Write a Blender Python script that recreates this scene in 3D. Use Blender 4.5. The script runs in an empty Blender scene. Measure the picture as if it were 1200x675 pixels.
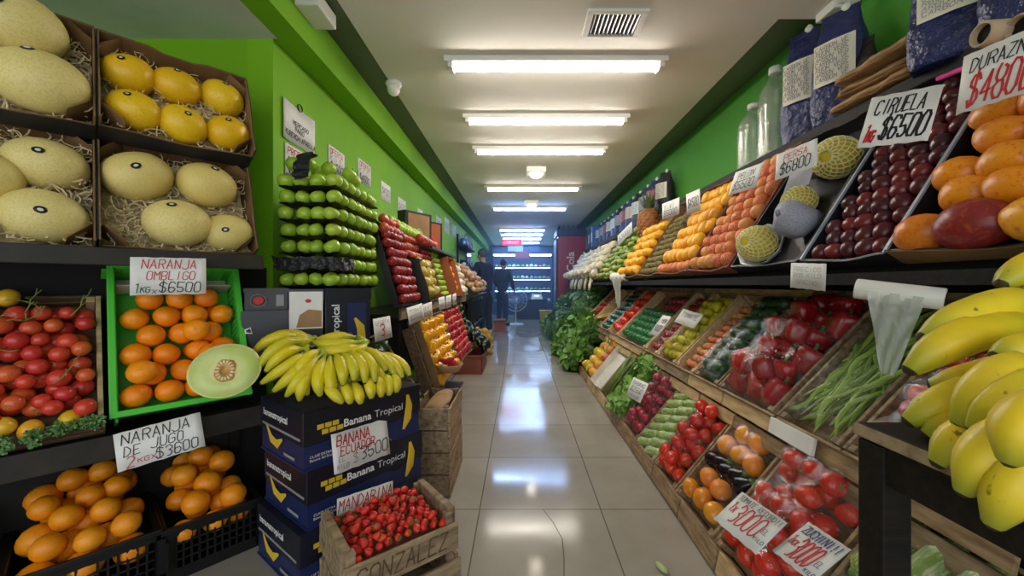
import bpy, bmesh, math, random
from mathutils import Vector, Matrix, Euler, noise
R = random.Random(7)
SC = bpy.context.scene
COL = SC.collection
V = Vector

# ------------------------------------------------------------------ camera, light, exposure
FX, CX, CY = 457.0, 609.0, 334.0            # focal length and vanishing point in 1200x675 pixels
def at(px, py, Y):                          # the point of the place that stands Y metres away at that pixel
    return V(((px - CX) / FX * Y, Y, 1 + (CY - py) / FX * Y))
cam = bpy.data.cameras.new('camera'); cam.sensor_width = 36; cam.lens = 36 * FX / 1200
cam.shift_x = -(CX - 600) / 1200; cam.shift_y = -(337.5 - CY) / 1200; cam.clip_start = .02
camo = bpy.data.objects.new('camera', cam); COL.objects.link(camo)
camo.location = (0, 0, 1); camo.rotation_euler = (math.pi / 2, 0, 0); SC.camera = camo
SC.view_settings.view_transform = 'Standard'; SC.view_settings.look = 'None'
SC.view_settings.gamma = 1; SC.view_settings.use_curve_mapping = False
SC.view_settings.exposure = 0.55
BLOOM = .05  # density of the volume that stands in for lens bloom
TUBE, COOL, DAY, FRIDGE = 30.0, 46.0, 1.6, 28.0
w = bpy.data.worlds.new('street_daylight'); SC.world = w; w.use_nodes = True
w.node_tree.nodes['Background'].inputs[0].default_value = (.93, .96, 1, 1)
w.node_tree.nodes['Background'].inputs[1].default_value = DAY     # the open shop front behind the camera
try: SC.cycles.use_denoising = True; SC.cycles.max_bounces = 8; SC.cycles.transparent_max_bounces = 16
except Exception: pass

# ------------------------------------------------------------------ materials
def C(h):
    h = h.lstrip('#'); o = []
    for i in (0, 2, 4):
        c = int(h[i:i+2], 16) / 255; o.append(c / 12.92 if c <= .04045 else ((c + .055) / 1.055) ** 2.4)
    return (*o, 1)
def nt(name):
    m = bpy.data.materials.new(name); m.use_nodes = True; t = m.node_tree
    return m, t, t.nodes['Principled BSDF']
def nd(t, typ, **k):
    n = t.nodes.new(typ)
    for a, b in k.items():
        if a.startswith('i_'): n.inputs[int(a[2:]) if a[2:].isdigit() else a[2:].replace('_', ' ')].default_value = b
        else: setattr(n, a, b)
    return n
def ramp(t, cols, pos=None):
    r = nd(t, 'ShaderNodeValToRGB'); e = r.color_ramp.elements
    while len(e) < len(cols): e.new(.5)
    for i, c in enumerate(cols):
        e[i].position = pos[i] if pos else i / max(1, len(cols) - 1); e[i].color = c if not isinstance(c, str) else C(c)
    return r
def mixc(t, fac, a, b):
    m = nd(t, 'ShaderNodeMix', data_type='RGBA')
    for s, x in ((0, fac), (6, a), (7, b)):
        if hasattr(x, 'links'): t.links.new(x, m.inputs[s])
        else: m.inputs[s].default_value = x if not isinstance(x, str) else C(x)
    return m.outputs[2]
def noise_tex(t, scale, detail=3, rough=.5, stretch=None, dist=0):
    tc = nd(t, 'ShaderNodeTexCoord'); n = nd(t, 'ShaderNodeTexNoise')
    n.inputs['Scale'].default_value = scale; n.inputs['Detail'].default_value = detail
    n.inputs['Roughness'].default_value = rough; n.inputs['Distortion'].default_value = dist
    src = tc.outputs['Object']
    oi = nd(t, 'ShaderNodeObjectInfo'); ad = nd(t, 'ShaderNodeVectorMath', operation='MULTIPLY_ADD')
    t.links.new(oi.outputs['Random'], ad.inputs[0]); ad.inputs[1].default_value = (7, 5, 3)
    if stretch:
        mp = nd(t, 'ShaderNodeMapping'); mp.inputs['Scale'].default_value = stretch; t.links.new(src, mp.inputs[0]); src = mp.outputs[0]
    t.links.new(src, ad.inputs[2]); t.links.new(ad.outputs[0], n.inputs['Vector'])
    return n
def bump(t, b, h, strength, dist=.002):
    bp = nd(t, 'ShaderNodeBump'); bp.inputs['Strength'].default_value = strength; bp.inputs['Distance'].default_value = dist
    t.links.new(h, bp.inputs['Height']); t.links.new(bp.outputs[0], b.inputs['Normal'])
MATS = {}
def mat(name, col, rough=.5, col2=None, scale=8, lo=.4, hi=.65, bumps=0, bscale=None, metal=0, spec=.5, stretch=None, detail=3, bd=.002):
    m, t, b = nt(name); MATS[name] = m
    b.inputs['Roughness'].default_value = rough; b.inputs['Metallic'].default_value = metal; b.inputs['Specular IOR Level'].default_value = spec
    b.inputs['Base Color'].default_value = C(col)
    n = None
    if col2:
        n = noise_tex(t, scale, detail, .55, stretch); r = ramp(t, [col, col2], [lo, hi]); t.links.new(n.outputs[0], r.inputs[0]); t.links.new(r.outputs[0], b.inputs['Base Color'])
    if bumps:
        n2 = noise_tex(t, bscale or scale, 4, .6, stretch); bump(t, b, n2.outputs[0], bumps, bd)
    return m
def fruit(name, cols, rough=.35, blush=None, bscale=9, lo=.5, hi=.62, bumps=.05, bs=60, spec=.5, stretch=None, specks=None, tips=None):
    """cols: the range of skin colours from one fruit to the next; blush: patches on each fruit"""
    m, t, b = nt(name); MATS[name] = m
    oi = nd(t, 'ShaderNodeObjectInfo'); r = ramp(t, cols); t.links.new(oi.outputs['Random'], r.inputs[0]); c = r.outputs[0]
    if blush:
        n = noise_tex(t, bscale, 3, .55, stretch); r2 = ramp(t, [(0, 0, 0, 1), (1, 1, 1, 1)], [lo, hi]); t.links.new(n.outputs[0], r2.inputs[0])
        c = mixc(t, r2.outputs[0], c, blush)
    t.links.new(c, b.inputs['Base Color']); b.inputs['Roughness'].default_value = rough; b.inputs['Specular IOR Level'].default_value = spec
    if tips:
        at_ = nd(t, 'ShaderNodeAttribute', attribute_name='ripe'); c = mixc(t, at_.outputs['Fac'], c, tips); t.links.new(c, b.inputs['Base Color'])
    if specks:
        n3 = noise_tex(t, 70, 2, .5, (1, 1, .5)); r3 = ramp(t, [(0, 0, 0, 1), (.8, .8, .8, 1)], [.68, .73]); t.links.new(n3.outputs[0], r3.inputs[0])
        c = mixc(t, r3.outputs[0], c, specks); t.links.new(c, b.inputs['Base Color'])
    if bumps:
        n2 = noise_tex(t, bs, 2); bump(t, b, n2.outputs[0], bumps, .001)
    return m
def emit(name, col, s):
    m, t, b = nt(name); MATS[name] = m
    b.inputs['Base Color'].default_value = C(col); b.inputs['Emission Color'].default_value = C(col); b.inputs['Emission Strength'].default_value = s
    return m
def clear(name, tint, amount, rough=.08, bumps=.6, bscale=40, milk=0):
    """thin clear plastic: lets most light through, glints where it creases"""
    m, t, b = nt(name); MATS[name] = m; t.nodes.remove(b); out = t.nodes['Material Output']
    tr = nd(t, 'ShaderNodeBsdfTransparent'); tr.inputs[0].default_value = C(tint)
    gl = nd(t, 'ShaderNodeBsdfGlossy'); gl.inputs['Roughness'].default_value = rough
    mx = nd(t, 'ShaderNodeMixShader'); lw = nd(t, 'ShaderNodeLayerWeight'); lw.inputs[0].default_value = .35
    ml = nd(t, 'ShaderNodeMath', operation='MULTIPLY_ADD'); ml.inputs[1].default_value = .2; ml.inputs[2].default_value = amount
    t.links.new(lw.outputs['Fresnel'], ml.inputs[0]); t.links.new(ml.outputs[0], mx.inputs[0])
    t.links.new(tr.outputs[0], mx.inputs[1]); t.links.new(gl.outputs[0], mx.inputs[2]); t.links.new(mx.outputs[0], out.inputs[0])
    if milk:
        df = nd(t, 'ShaderNodeBsdfDiffuse'); df.inputs[0].default_value = C('#e6ece2'); m2 = nd(t, 'ShaderNodeMixShader'); m2.inputs[0].default_value = milk
        t.links.new(mx.outputs[0], m2.inputs[1]); t.links.new(df.outputs[0], m2.inputs[2]); t.links.new(m2.outputs[0], out.inputs[0])
    n = noise_tex(t, bscale, 3, .6, dist=1.5)
    bp = nd(t, 'ShaderNodeBump'); bp.inputs['Strength'].default_value = bumps; bp.inputs['Distance'].default_value = .01
    t.links.new(n.outputs[0], bp.inputs['Height']); t.links.new(bp.outputs[0], gl.inputs['Normal'])
    return m

mat('right_green_paint', '#4c9430', .7, '#458a2c', 1.3, bumps=.15, bscale=40, spec=.25); mat('green_paint', '#7bb41e', .7, '#72aa1c', 1.3, spec=.2, bumps=.15, bscale=40)  # the right wall gets a darker green than the left
mat('dark_green_paint', '#63705a', .6, '#5a6852', 1.5)  # shade of the ceiling recess is mixed into this grey green
mat('ceiling_paint', '#e4e1da', .8, '#dcd8cf', 1.2, bumps=.12, bscale=30)
mat('alcove_paint', '#d2d2cc', .7, '#c2c1b9', 2)
mat('white_plastic', '#e4e2dc', .4); mat('white_paper', '#e6e4e2', .7, '#d9d7d6', 6); mat('cream_paper', '#e5dfcf', .7)
mat('pale_card', '#d8d3c6', .7, '#c3bdb0', 5)
mat('black_wood', '#120f0d', .65, '#211a14', 9, bumps=.3, spec=.25, stretch=(1, 8, 8)); mat('black_plastic', '#141416', .38, spec=.4)
mat('black_cloth', '#0e0d0d', .8); mat('dark_shelf', '#1a1512', .55, '#2e241c', 12, bumps=.2)
mat('crate_wood', '#a88c6a', .7, '#74593e', 7, .35, .7, bumps=.35, bscale=14, stretch=(1.5, 7, 7))
mat('pale_wood', '#cfb284', .7, '#ab8c60', 7, .35, .7, bumps=.3, bscale=14, stretch=(1.5, 7, 7))
mat('worn_wood', '#a08a6c', .75, '#65523b', 6, .35, .7, bumps=.45, bscale=16, stretch=(1.5, 7, 7))
mat('dark_crate_wood', '#6c523a', .75, '#45331f', 7, .35, .7, bumps=.35, bscale=14, stretch=(1.5, 7, 7))
mat('brown_card', '#86653f', .75, '#735433', 5); mat('tan_card', '#a5805a', .75, '#8d6a46', 5); mat('red_card', '#8a4a3a', .7, '#7a3f30', 5)
mat('black_card', '#17161a', .45, '#222128', 8); mat('navy_card', '#11131f', .42, '#171a2c', 6); mat('blue_card', '#1c2856', .42)
mat('grey_edge', '#8d97a6', .4); mat('orange_card', '#a85a34', .7)
mat('ink_red', '#c2242c', .6); mat('ink_black', '#1c1c22', .6); mat('ink_blue', '#20306e', .6); mat('ink_green', '#14614e', .6); mat('ink_white', '#e8e8e6', .6); mat('ink_yellow', '#d8b42c', .6); mat('ink_grey', '#8d8d90', .6)
mat('green_crate_plastic', '#4fc83c', .4); mat('straw', '#e0cfa4', .75, '#bda678', 30); mat('steel', '#9a9ca0', .35, metal=.8)
mat('lime_stem', '#7f8f45', .6); mat('calyx', '#3f6b24', .6, '#5d8636', 30); mat('stem_brown', '#4d3a22', .7)
mat('pale_stalk', '#9aa86a', .5, '#b7b98d', 20)
fruit('honeydew', ['#e3ca70', '#dfd08a', '#ead488'], .5, '#d3c072', 16, .45, .7, .15, 35)
fruit('canary_melon', ['#f0c010', '#f0c81c', '#eab80e'], .42, '#e3a80c', 10, .5, .75, .2, 30)
fruit('orange_skin', ['#fb9206', '#f88604', '#fd9c0c'], .38, '#ee7e04', 8, .5, .8, .35, 220)
fruit('juice_orange', ['#f59a10', '#ee8c0a', '#faa61e'], .38, '#e07f0c', 9, .5, .75, .3, 200)
fruit('tomato_skin', ['#d22f1c', '#c9261d', '#dd4226', '#cf2a20'], .22, '#e05a2c', 7, .55, .8, 0)
fruit('pale_tomato', ['#cf3a2a', '#d64a30', '#c43030', '#dc6a2e'], .27, '#b72a26', 8, .5, .8, 0)
fruit('yellow_tomato', ['#e0b31c', '#d9b52c', '#e39a1e'], .27, None, bumps=0)
fruit('orange_tomato', ['#f59a12', '#f18e10', '#f7a820'], .22, None, bumps=0)
fruit('plum_skin', ['#3c1420', '#54151f', '#46161f', '#7e242a', '#3c1822', '#8a2c2e'], .28, '#642832', 10, .5, .8, 0)
fruit('mango_skin', ['#e8920f', '#e08418', '#ecA21e', '#d9751a'], .36, '#c8481c', 5, .53, .75, .05)
fruit('red_mango', ['#7e1f24', '#8a2a24'], .36, '#b04a20', 5, .5, .75, .05)
fruit('peach_skin', ['#cf4c3c', '#dd8a4c', '#c23c38', '#e0a058', '#d0603e', '#b83434'], .55, '#e0a458', 9, .48, .62, 0)
fruit('yellow_mango', ['#f0a818', '#f2b224', '#eda012'], .38, '#f0bc40', 6, .5, .8, .05)
fruit('kiwi_skin', ['#6d6230', '#7a6c38', '#807444'], .75, None, bumps=.3)
fruit('lemon_skin', ['#e3cf20', '#dcd428', '#ead21c', '#c9cf30'], .36, None, bumps=.3, bs=150)
fruit('lime_skin', ['#2c6a2c', '#37772c', '#2f6a38', '#3d7a3a'], .35, None, bumps=.2, bs=120)
fruit('green_apple', ['#98bc2e', '#a8c83a', '#8cb42a', '#b4cc44'], .25, '#b4cf50', 7, .55, .8, 0)
fruit('red_apple', ['#8e1c24', '#a12a2a', '#7c1820', '#b0382e'], .25, '#c45a3a', 8, .56, .8, 0)
fruit('gala_apple', ['#b8402c', '#a8322c', '#c65a34'], .25, '#cf8a48', 8, .55, .8, 0)
fruit('pear_skin', ['#b7a53e', '#c2ae48', '#a99a34'], .4, '#a4783a', 6, .55, .8)
fruit('banana_skin', ['#eecb22', '#e9c21c', '#f0d232', '#e2c424'], .45, '#c9b424', 9, .5, .8, .05, specks='#6b4a1c', tips='#8f9e2a')
fruit('pile_banana_skin', ['#dcc81e', '#d2c41e', '#e2ca1c', '#c8c026'], .42, '#c7b01c', 10, .5, .8, .05, tips='#a3a62a')
mat('banana_green', '#b3b92a', .45, '#8fa526', 20); mat('banana_dark', '#33260f', .7)
fruit('plantain_skin', ['#9aa83c', '#8a9c38', '#b0b244', '#7d943a'], .45, '#6f8a34', 7, .5, .8)
fruit('strawberry_skin', ['#c3201a', '#cf2f1c', '#b3181a', '#d84428'], .25, '#e0662c', 40, .62, .75, .5, 260)
fruit('red_pepper', ['#a8101a', '#95101a', '#b8181c'], .18, None, bumps=0)
fruit('yellow_pepper', ['#f2a80c', '#f0b416', '#e99a0a'], .2, None, bumps=0)
fruit('hot_pepper', ['#b81c30', '#a41a2c', '#c42a3a', '#c05a2c'], .22, None, bumps=0)
fruit('dark_pepper', ['#1b3316', '#23401a', '#17301a'], .22, None, bumps=0)
fruit('cucumber_skin', ['#1d4420', '#234c24', '#1a3c1c'], .3, '#2f5c2a', 20, .5, .7, .2, stretch=(1, 1, .2))
fruit('zucchini_skin', ['#7d9a4a', '#8aa455', '#728f44'], .35, '#c2cc92', 34, .48, .6, .05, stretch=(1, 1, .12))
fruit('eggplant_skin', ['#17101c', '#1c1420', '#120e18'], .15, None, bumps=0)
fruit('bean_skin', ['#8fb244', '#9cbc4c', '#7ca23a', '#aec65c'], .4, None, bumps=.1)
fruit('garlic_skin', ['#e8dfc8', '#ddd3b8', '#efe8d4', '#e3d9a8'], .55, '#cbbfa0', 20, .55, .75)
fruit('onion_skin', ['#cf9c60', '#e0bb88', '#b87c48', '#e6cfa4', '#8a5034'], .35, '#a8683a', 14, .5, .7, stretch=(1, 1, .2))
fruit('potato_skin', ['#b89a5c', '#c2a668', '#ad8f54'], .8, '#9d8048', 14)
fruit('radish_skin', ['#a82038', '#951c34', '#b8304a'], .3, None, bumps=0)
fruit('cabbage_leaf', ['#4c8a3c', '#5c9a48', '#6aa850'], .5, '#8ab870', 14)
fruit('lettuce_leaf', ['#5f8f34', '#76a440', '#4d7e30'], .5, '#8cb455', 20)
fruit('herb_leaf', ['#4a7c40', '#5f914a', '#3f6e3c'], .5, '#86ac6c', 24)
fruit('chard_leaf', ['#3f6c46', '#54805a', '#628f60'], .5, '#9cba90', 20)
fruit('net_melon_skin', ['#d8c030', '#cdb52c'], .5, None)
mat('melon_flesh', '#bccb6e', .35, '#cfd890', 9); mat('melon_rind', '#d9d28a', .45); mat('melon_core', '#c99a58', .4, '#b37c3c', 40, bumps=.4); mat('melon_seed', '#eadcb0', .4)
mat('foam_net', '#e6dfa0', .7); mat('grey_paper', '#a5a6b4', .75, '#8d8fa0', 12, bumps=.5, bscale=14); mat('foil_tray', '#b7b8bd', .35, '#9a9ba2', 18, metal=.3, bumps=.4)
mat('pineapple_skin', '#9a6a2c', .6, '#5d3f1c', 60, bumps=.5); mat('pineapple_leaf', '#4c5c38', .5)
mat('bag_navy', '#2c3366', .36, '#20264e', 7, bumps=.9, bscale=14, bd=.03); mat('bag_black', '#17171b', .42, '#26262c', 8, bumps=.8, bscale=28, bd=.015)
mat('kraft_paper', '#a8845a', .75, '#8f6c44', 12, bumps=.3); mat('cardboard_tube', '#b39c80', .7); mat('pink_plastic', '#d8388c', .4)
mat('skin', '#b98a6c', .5); mat('dark_sweater', '#1d2130', .85); mat('dark_trousers', '#20242c', .8); mat('hair', '#1c1714', .6); mat('shoe_black', '#121214', .5); mat('grey_hair', '#4c4a46', .7)
mat('grey_jacket', '#2c3240', .8); mat('jeans', '#2c3a58', .8); mat('sack_mesh', '#b08a3c', .8)
mat('fridge_metal', '#5a6f96', .35, metal=.2); mat('fridge_dark', '#22304e', .5); mat('cola_red', '#a01a26', .35); mat('counter_dark', '#20222a', .5); mat('yellow_plastic', '#a8a028', .5)
mat('leaf_pack', '#4fa05a', .4, '#8cc88c', 14); mat('pale_pack', '#cfe0e0', .4); mat('blue_pack', '#3a6ab0', .4); mat('red_pack', '#a83a44', .4)
mat('fan_plastic', '#c8d4e4', .4); mat('mirror_glass', '#bfd4d8', .08, metal=.9); mat('crack', '#4b443a', .9); mat('net_green', '#1d7a4c', .5)
emit('tube_warm', '#fff7ec', TUBE); emit('tube_cool', '#9cc2ff', COOL); emit('spot_lit', '#fff4de', 14); emit('fridge_light', '#9fc4ff', FRIDGE); emit('sign_red', '#ff2a44', 2.2); emit('screen_white', '#e8f0ff', .8)
clear('film', '#fafafa', .03, .05, .9, 45); clear('jug_plastic', '#eaf2ea', .2, .12, .3, 25, .16); clear('net_film', '#5aa878', .12, .3, .5, 60)
m, t, b = nt('bluish_haze'); MATS['bluish_haze'] = m; t.nodes.remove(b); vs_ = nd(t, 'ShaderNodeVolumeScatter'); vs_.inputs['Color'].default_value = C('#a8ccff'); vs_.inputs['Density'].default_value = BLOOM; vs_.inputs['Anisotropy'].default_value = .2  # scattering volume made to look like lens bloom
t.links.new(vs_.outputs[0], t.nodes['Material Output'].inputs['Volume'])
# floor: large polished tiles
m, t, b = nt('floor_tile'); MATS['floor_tile'] = m
g = nd(t, 'ShaderNodeNewGeometry'); mp = nd(t, 'ShaderNodeMapping'); mp.inputs['Location'].default_value = (.178, -1.738, 0); t.links.new(g.outputs['Position'], mp.inputs[0])
br = nd(t, 'ShaderNodeTexBrick', offset=0.0, squash=1.0); t.links.new(mp.outputs[0], br.inputs[0])
for k, x in (('Scale', 1), ('Mortar Size', .0028), ('Mortar Smooth', .1), ('Bias', 0), ('Brick Width', .539), ('Row Height', .525)): br.inputs[k].default_value = x
br.inputs['Color1'].default_value = C('#9d968b'); br.inputs['Color2'].default_value = C('#a49d92'); br.inputs['Mortar'].default_value = C('#6a6055')
n = noise_tex(t, 2.2, 5, .6); r = ramp(t, ['#8d8171', '#ffffff'], [.2, .62]); t.links.new(n.outputs[0], r.inputs[0])
mm = nd(t, 'ShaderNodeMix', data_type='RGBA', blend_type='MULTIPLY'); mm.inputs[0].default_value = .35
t.links.new(br.outputs[0], mm.inputs[6]); t.links.new(r.outputs[0], mm.inputs[7]); t.links.new(mm.outputs[2], b.inputs['Base Color'])
b.inputs['Roughness'].default_value = .12; b.inputs['Specular IOR Level'].default_value = .36; n2 = noise_tex(t, 3, 3); r2 = ramp(t, [(.08,)*3+(1,), (.16,)*3+(1,)], [.3, .7]); t.links.new(n2.outputs[0], r2.inputs[0]); t.links.new(r2.outputs[0], b.inputs['Roughness'])

# ------------------------------------------------------------------ mesh helpers
def FR(o, ex, ey):
    ex = V(ex).normalized(); ey = V(ey); ey = (ey - ex * ey.dot(ex)).normalized(); ez = ex.cross(ey)
    M = Matrix.Identity(4)
    for i, a in enumerate((ex, ey, ez, V(o))):
        for j in range(3): M[j][i] = a[j]
    return M
def TR(x, y, z, rx=0, ry=0, rz=0, s=1):
    S = Matrix.Diagonal((s, s, s, 1)) if not isinstance(s, tuple) else Matrix.Diagonal((*s, 1))
    return Matrix.Translation((x, y, z)) @ Euler((rx, ry, rz)).to_matrix().to_4x4() @ S
class MB:
    def __init__(s): s.v = []; s.f = []; s.m = []
    def add(s, vs, fs, mi=0, M=None):
        b = len(s.v); s.v += [tuple(M @ V(p)) if M is not None else tuple(p) for p in vs]
        s.f += [tuple(b + i for i in f) for f in fs]; s.m += [mi] * len(fs) if isinstance(mi, int) else list(mi); return s
    def box(s, x0, x1, y0, y1, z0, z1, mi=0, M=None):
        vs = [(x, y, z) for z in (z0, z1) for y in (y0, y1) for x in (x0, x1)]
        return s.add(vs, [(0, 2, 3, 1), (4, 5, 7, 6), (0, 1, 5, 4), (2, 6, 7, 3), (0, 4, 6, 2), (1, 3, 7, 5)], mi, M)
    def wall(s, p0, p1, hf, t=.004, mi=0, n=1, z0=0, M=None):
        """an upright panel from p0 to p1 (x, y), its top edge at hf(0..1), thickness t to the left of its run"""
        p0, p1 = V((*p0, 0)), V((*p1, 0)); d = (p1 - p0).normalized(); q = V((-d.y, d.x, 0)) * t; vs = []; fs = []
        for i in range(n + 1):
            a = p0.lerp(p1, i / n); h = hf(i / n) if callable(hf) else hf
            vs += [(a.x, a.y, z0), (a.x, a.y, h), (a.x + q.x, a.y + q.y, h), (a.x + q.x, a.y + q.y, z0)]
        for i in range(n):
            for k in range(4): fs.append((4*i+k, 4*i+4+k, 4*i+4+(k+1) % 4, 4*i+(k+1) % 4))
        fs += [(0, 1, 2, 3), (4*n+3, 4*n+2, 4*n+1, 4*n)]
        return s.add(vs, fs, mi, M)
    def tube(s, pts, rad, n=8, mi=0, pent=0, flat=1.0, mis=None):
        pts = [V(p) for p in pts]; k = len(pts); rad = rad if isinstance(rad, (list, tuple)) else [rad] * k
        vs = []; fs = []; ms = []; up = V((0, 0, 1)); T = (pts[1] - pts[0]).normalized()
        if abs(T.dot(up)) > .9: up = V((1, 0, 0))
        nrm = (up - T * up.dot(T)).normalized()
        for i, p in enumerate(pts):
            T = (pts[min(i + 1, k - 1)] - pts[max(i - 1, 0)]).normalized(); nrm = (nrm - T * nrm.dot(T)).normalized(); bi = T.cross(nrm)
            for j in range(n):
                a = 2 * math.pi * j / n; r = rad[i] * (1 + pent * math.cos(5 * a)); vs.append(p + nrm * math.cos(a) * r + bi * math.sin(a) * r * flat)
        for i in range(k - 1):
            for j in range(n):
                fs.append((i*n+j, i*n+(j+1) % n, (i+1)*n+(j+1) % n, (i+1)*n+j)); ms.append(mis[i] if mis else mi)
        fs += [tuple(range(n))[::-1], tuple((k-1)*n+j for j in range(n))]; ms += [mis[0], mis[-1]] if mis else [mi, mi]
        return s.add(vs, fs, ms)
    def lathe(s, prof, n=14, mi=0, M=None, lobes=0, lamp=0, nz=0, seed=0, bend=0, mis=None):
        vs = []; fs = []; ms = []; k = len(prof)
        for i, (r, z) in enumerate(prof):
            for j in range(n):
                a = 2 * math.pi * j / n; rr = r * (1 + lamp * math.cos(lobes * a)) if lobes else r
                p = V((rr * math.cos(a), rr * math.sin(a), z))
                if nz: p *= 1 + nz * noise.noise(p * (1.2 / max(.01, prof[k // 2][0])) + V((seed * 9.1, 3, 1)))
                p.x += bend * z * z; vs.append(p)
        for i in range(k - 1):
            for j in range(n):
                fs.append((i*n+j, i*n+(j+1) % n, (i+1)*n+(j+1) % n, (i+1)*n+j)); ms.append(mis[i] if mis else mi)
        fs += [tuple(range(n))[::-1], tuple((k-1)*n+j for j in range(n))]; ms += [mis[0], mis[-1]] if mis else [mi, mi]
        return s.add(vs, fs, ms, M)
    def ball(s, rx, ry=None, rz=None, n=12, k=8, mi=0, M=None, nz=0, seed=0):
        ry = ry or rx; rz = rz or rx; sub = MB().lathe([(math.sin(math.pi * (i + .25 if i == 0 else i - .25 if i == k else i) / k), -math.cos(math.pi * i / k)) for i in range(k + 1)], n, nz=nz, seed=seed)
        return s.add([(x * rx, y * ry, z * rz) for x, y, z in sub.v], sub.f, mi, M)
    def mesh(s, name, mats, smooth=True):
        me = bpy.data.meshes.new(name); me.from_pydata(s.v, [], s.f); me.update()
        for x in (mats if isinstance(mats, (list, tuple)) else [mats]): me.materials.append(MATS[x])
        me.polygons.foreach_set('material_index', s.m)
        if smooth: me.polygons.foreach_set('use_smooth', [True] * len(s.f))
        return me
def recalc(me):
    bm = bmesh.new(); bm.from_mesh(me); bmesh.ops.recalc_face_normals(bm, faces=bm.faces); bm.to_mesh(me); bm.free(); return me
def obj(name, mb, mats, parent=None, M=None, smooth=False, bevel=0, kind=None, link=True, label=None):
    me = mb if isinstance(mb, bpy.types.Mesh) else recalc(mb.mesh(name, mats, smooth))
    o = bpy.data.objects.new(name, me)
    if link: COL.objects.link(o)
    if parent is not None: o.parent = parent
    if M is not None: o.matrix_basis = M
    if bevel:
        bv = o.modifiers.new('bevel', 'BEVEL'); bv.width = bevel; bv.segments = 2; bv.limit_method = 'ANGLE'
    if kind: o['kind'] = kind
    if label: o['label'] = label
    return o
def tag(o, label, cat, group=None, kind=None):
    o['label'] = label; o['category'] = cat
    if group: o['group'] = group
    if kind: o['kind'] = kind
    return o
def thing(name, M, label, cat, group=None):
    o = bpy.data.objects.new(name, None); o.empty_display_size = .05; COL.objects.link(o)
    o.matrix_basis = M if isinstance(M, Matrix) else Matrix.Translation(M); return tag(o, label, cat, group)
def struct(name, mb, mats, smooth=False, label=None, bevel=0): return obj(name, mb, mats, None, None, smooth, bevel, 'structure', label=label)
def place(proto, M, label, cat, group=None):
    """a copy of a thing with a copy of each part"""
    r = proto.copy(); COL.objects.link(r); r.matrix_basis = M; tag(r, label, cat, group)
    for ch in PARTS.get(proto.name, ()):
        c = ch.copy(); COL.objects.link(c); c.parent = r
    return r
PARTS = {}
def proto(name, mb, mats, parts=(), smooth=True):
    o = obj(name, mb, mats, None, None, smooth, link=False)
    PARTS[o.name] = [obj(n, b, mm, None, None, True, link=False) for n, b, mm in parts]
    return o
ORD = 'first second third fourth fifth sixth seventh eighth ninth tenth eleventh twelfth thirteenth fourteenth fifteenth sixteenth'.split()

# handwriting: strokes on a 4 x 6 grid
GL = dict(zip('ABCDEFGHIJKLMNOPQRSTUVWXYZ0123456789$!.-/', '002640 1232|0006 063645443303 3342413000|4536160501103041|00062644422000|46060040 0333|460600 0333|45361605011030414323|0006 4046 0343|2026|4641301001|0006 4603 1440|060040|0006234640|00064046|160501103041453616|00063645443303|160501103041453616 2240|00063645443303 2340|4536160504334241301001|0646 2620|060110304146|062046|0610233046|0640 4600|062346 2320|06460040|160501103041453616|052620|05163645440040|05163645442333424130100 1|30360242|460603334241301001|453616050110304142331302|064610|160504133342413010010213 33444536 16|44331304051636454130 10|4536160504334241301001 2720|2622 2120|2021|0343|0046'.split('|')))
def write(mb, text, x, y, h, wd=None, sw=None, mi=0, slant=.12, z=.0012, jit=.25, rot=0, bend=0):
    sw = sw or h * .07; gw = (wd / max(1, len(text)) if wd else h * .62); rr = random.Random(text)
    cr, sr = math.cos(rot), math.sin(rot); u = gw * .72 / 4; vv = h / 6
    for ci, ch in enumerate(text):
        small = .62 if ch.islower() else 1
        for st in GL.get(ch.upper(), '').split():
            st = st[:len(st) // 2 * 2]; pts = []
            for i in range(0, len(st), 2):
                a = (int(st[i]) + rr.uniform(-jit, jit)) * u; b = (int(st[i+1]) + rr.uniform(-jit, jit)) * vv * small
                qx = ci * gw + a + slant * b; pts.append(V((x + qx * cr - b * sr, y + qx * sr + b * cr, 0)))
            for i in range(len(pts) - 1):
                p, q = pts[i], pts[i+1]; d = q - p
                if d.length < 1e-6: continue
                d.normalize(); nn = V((-d.y, d.x, 0)) * sw / 2; e = d * sw * .35
                vs = [p - e - nn, q + e - nn, q + e + nn, p - e + nn]
                mb.add([(a.x, a.y, z + bend * a.x * a.x) for a in vs], [(0, 1, 2, 3)], mi)
    return mb
def printed(text, size, off=0.0, M=None, z=.001):
    cu = bpy.data.curves.new('type', 'FONT'); cu.body = text; cu.size = size; cu.offset = off; cu.resolution_u = 2
    o = bpy.data.objects.new('type', cu); COL.objects.link(o); dg = bpy.context.evaluated_depsgraph_get()
    me = o.evaluated_get(dg).to_mesh(); mb = MB(); mb.add([(p.co.x, p.co.y, z) for p in me.vertices], [tuple(p.vertices) for p in me.polygons], 0, M)
    o.evaluated_get(dg).to_mesh_clear(); bpy.data.objects.remove(o); bpy.data.curves.remove(cu); return mb
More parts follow.
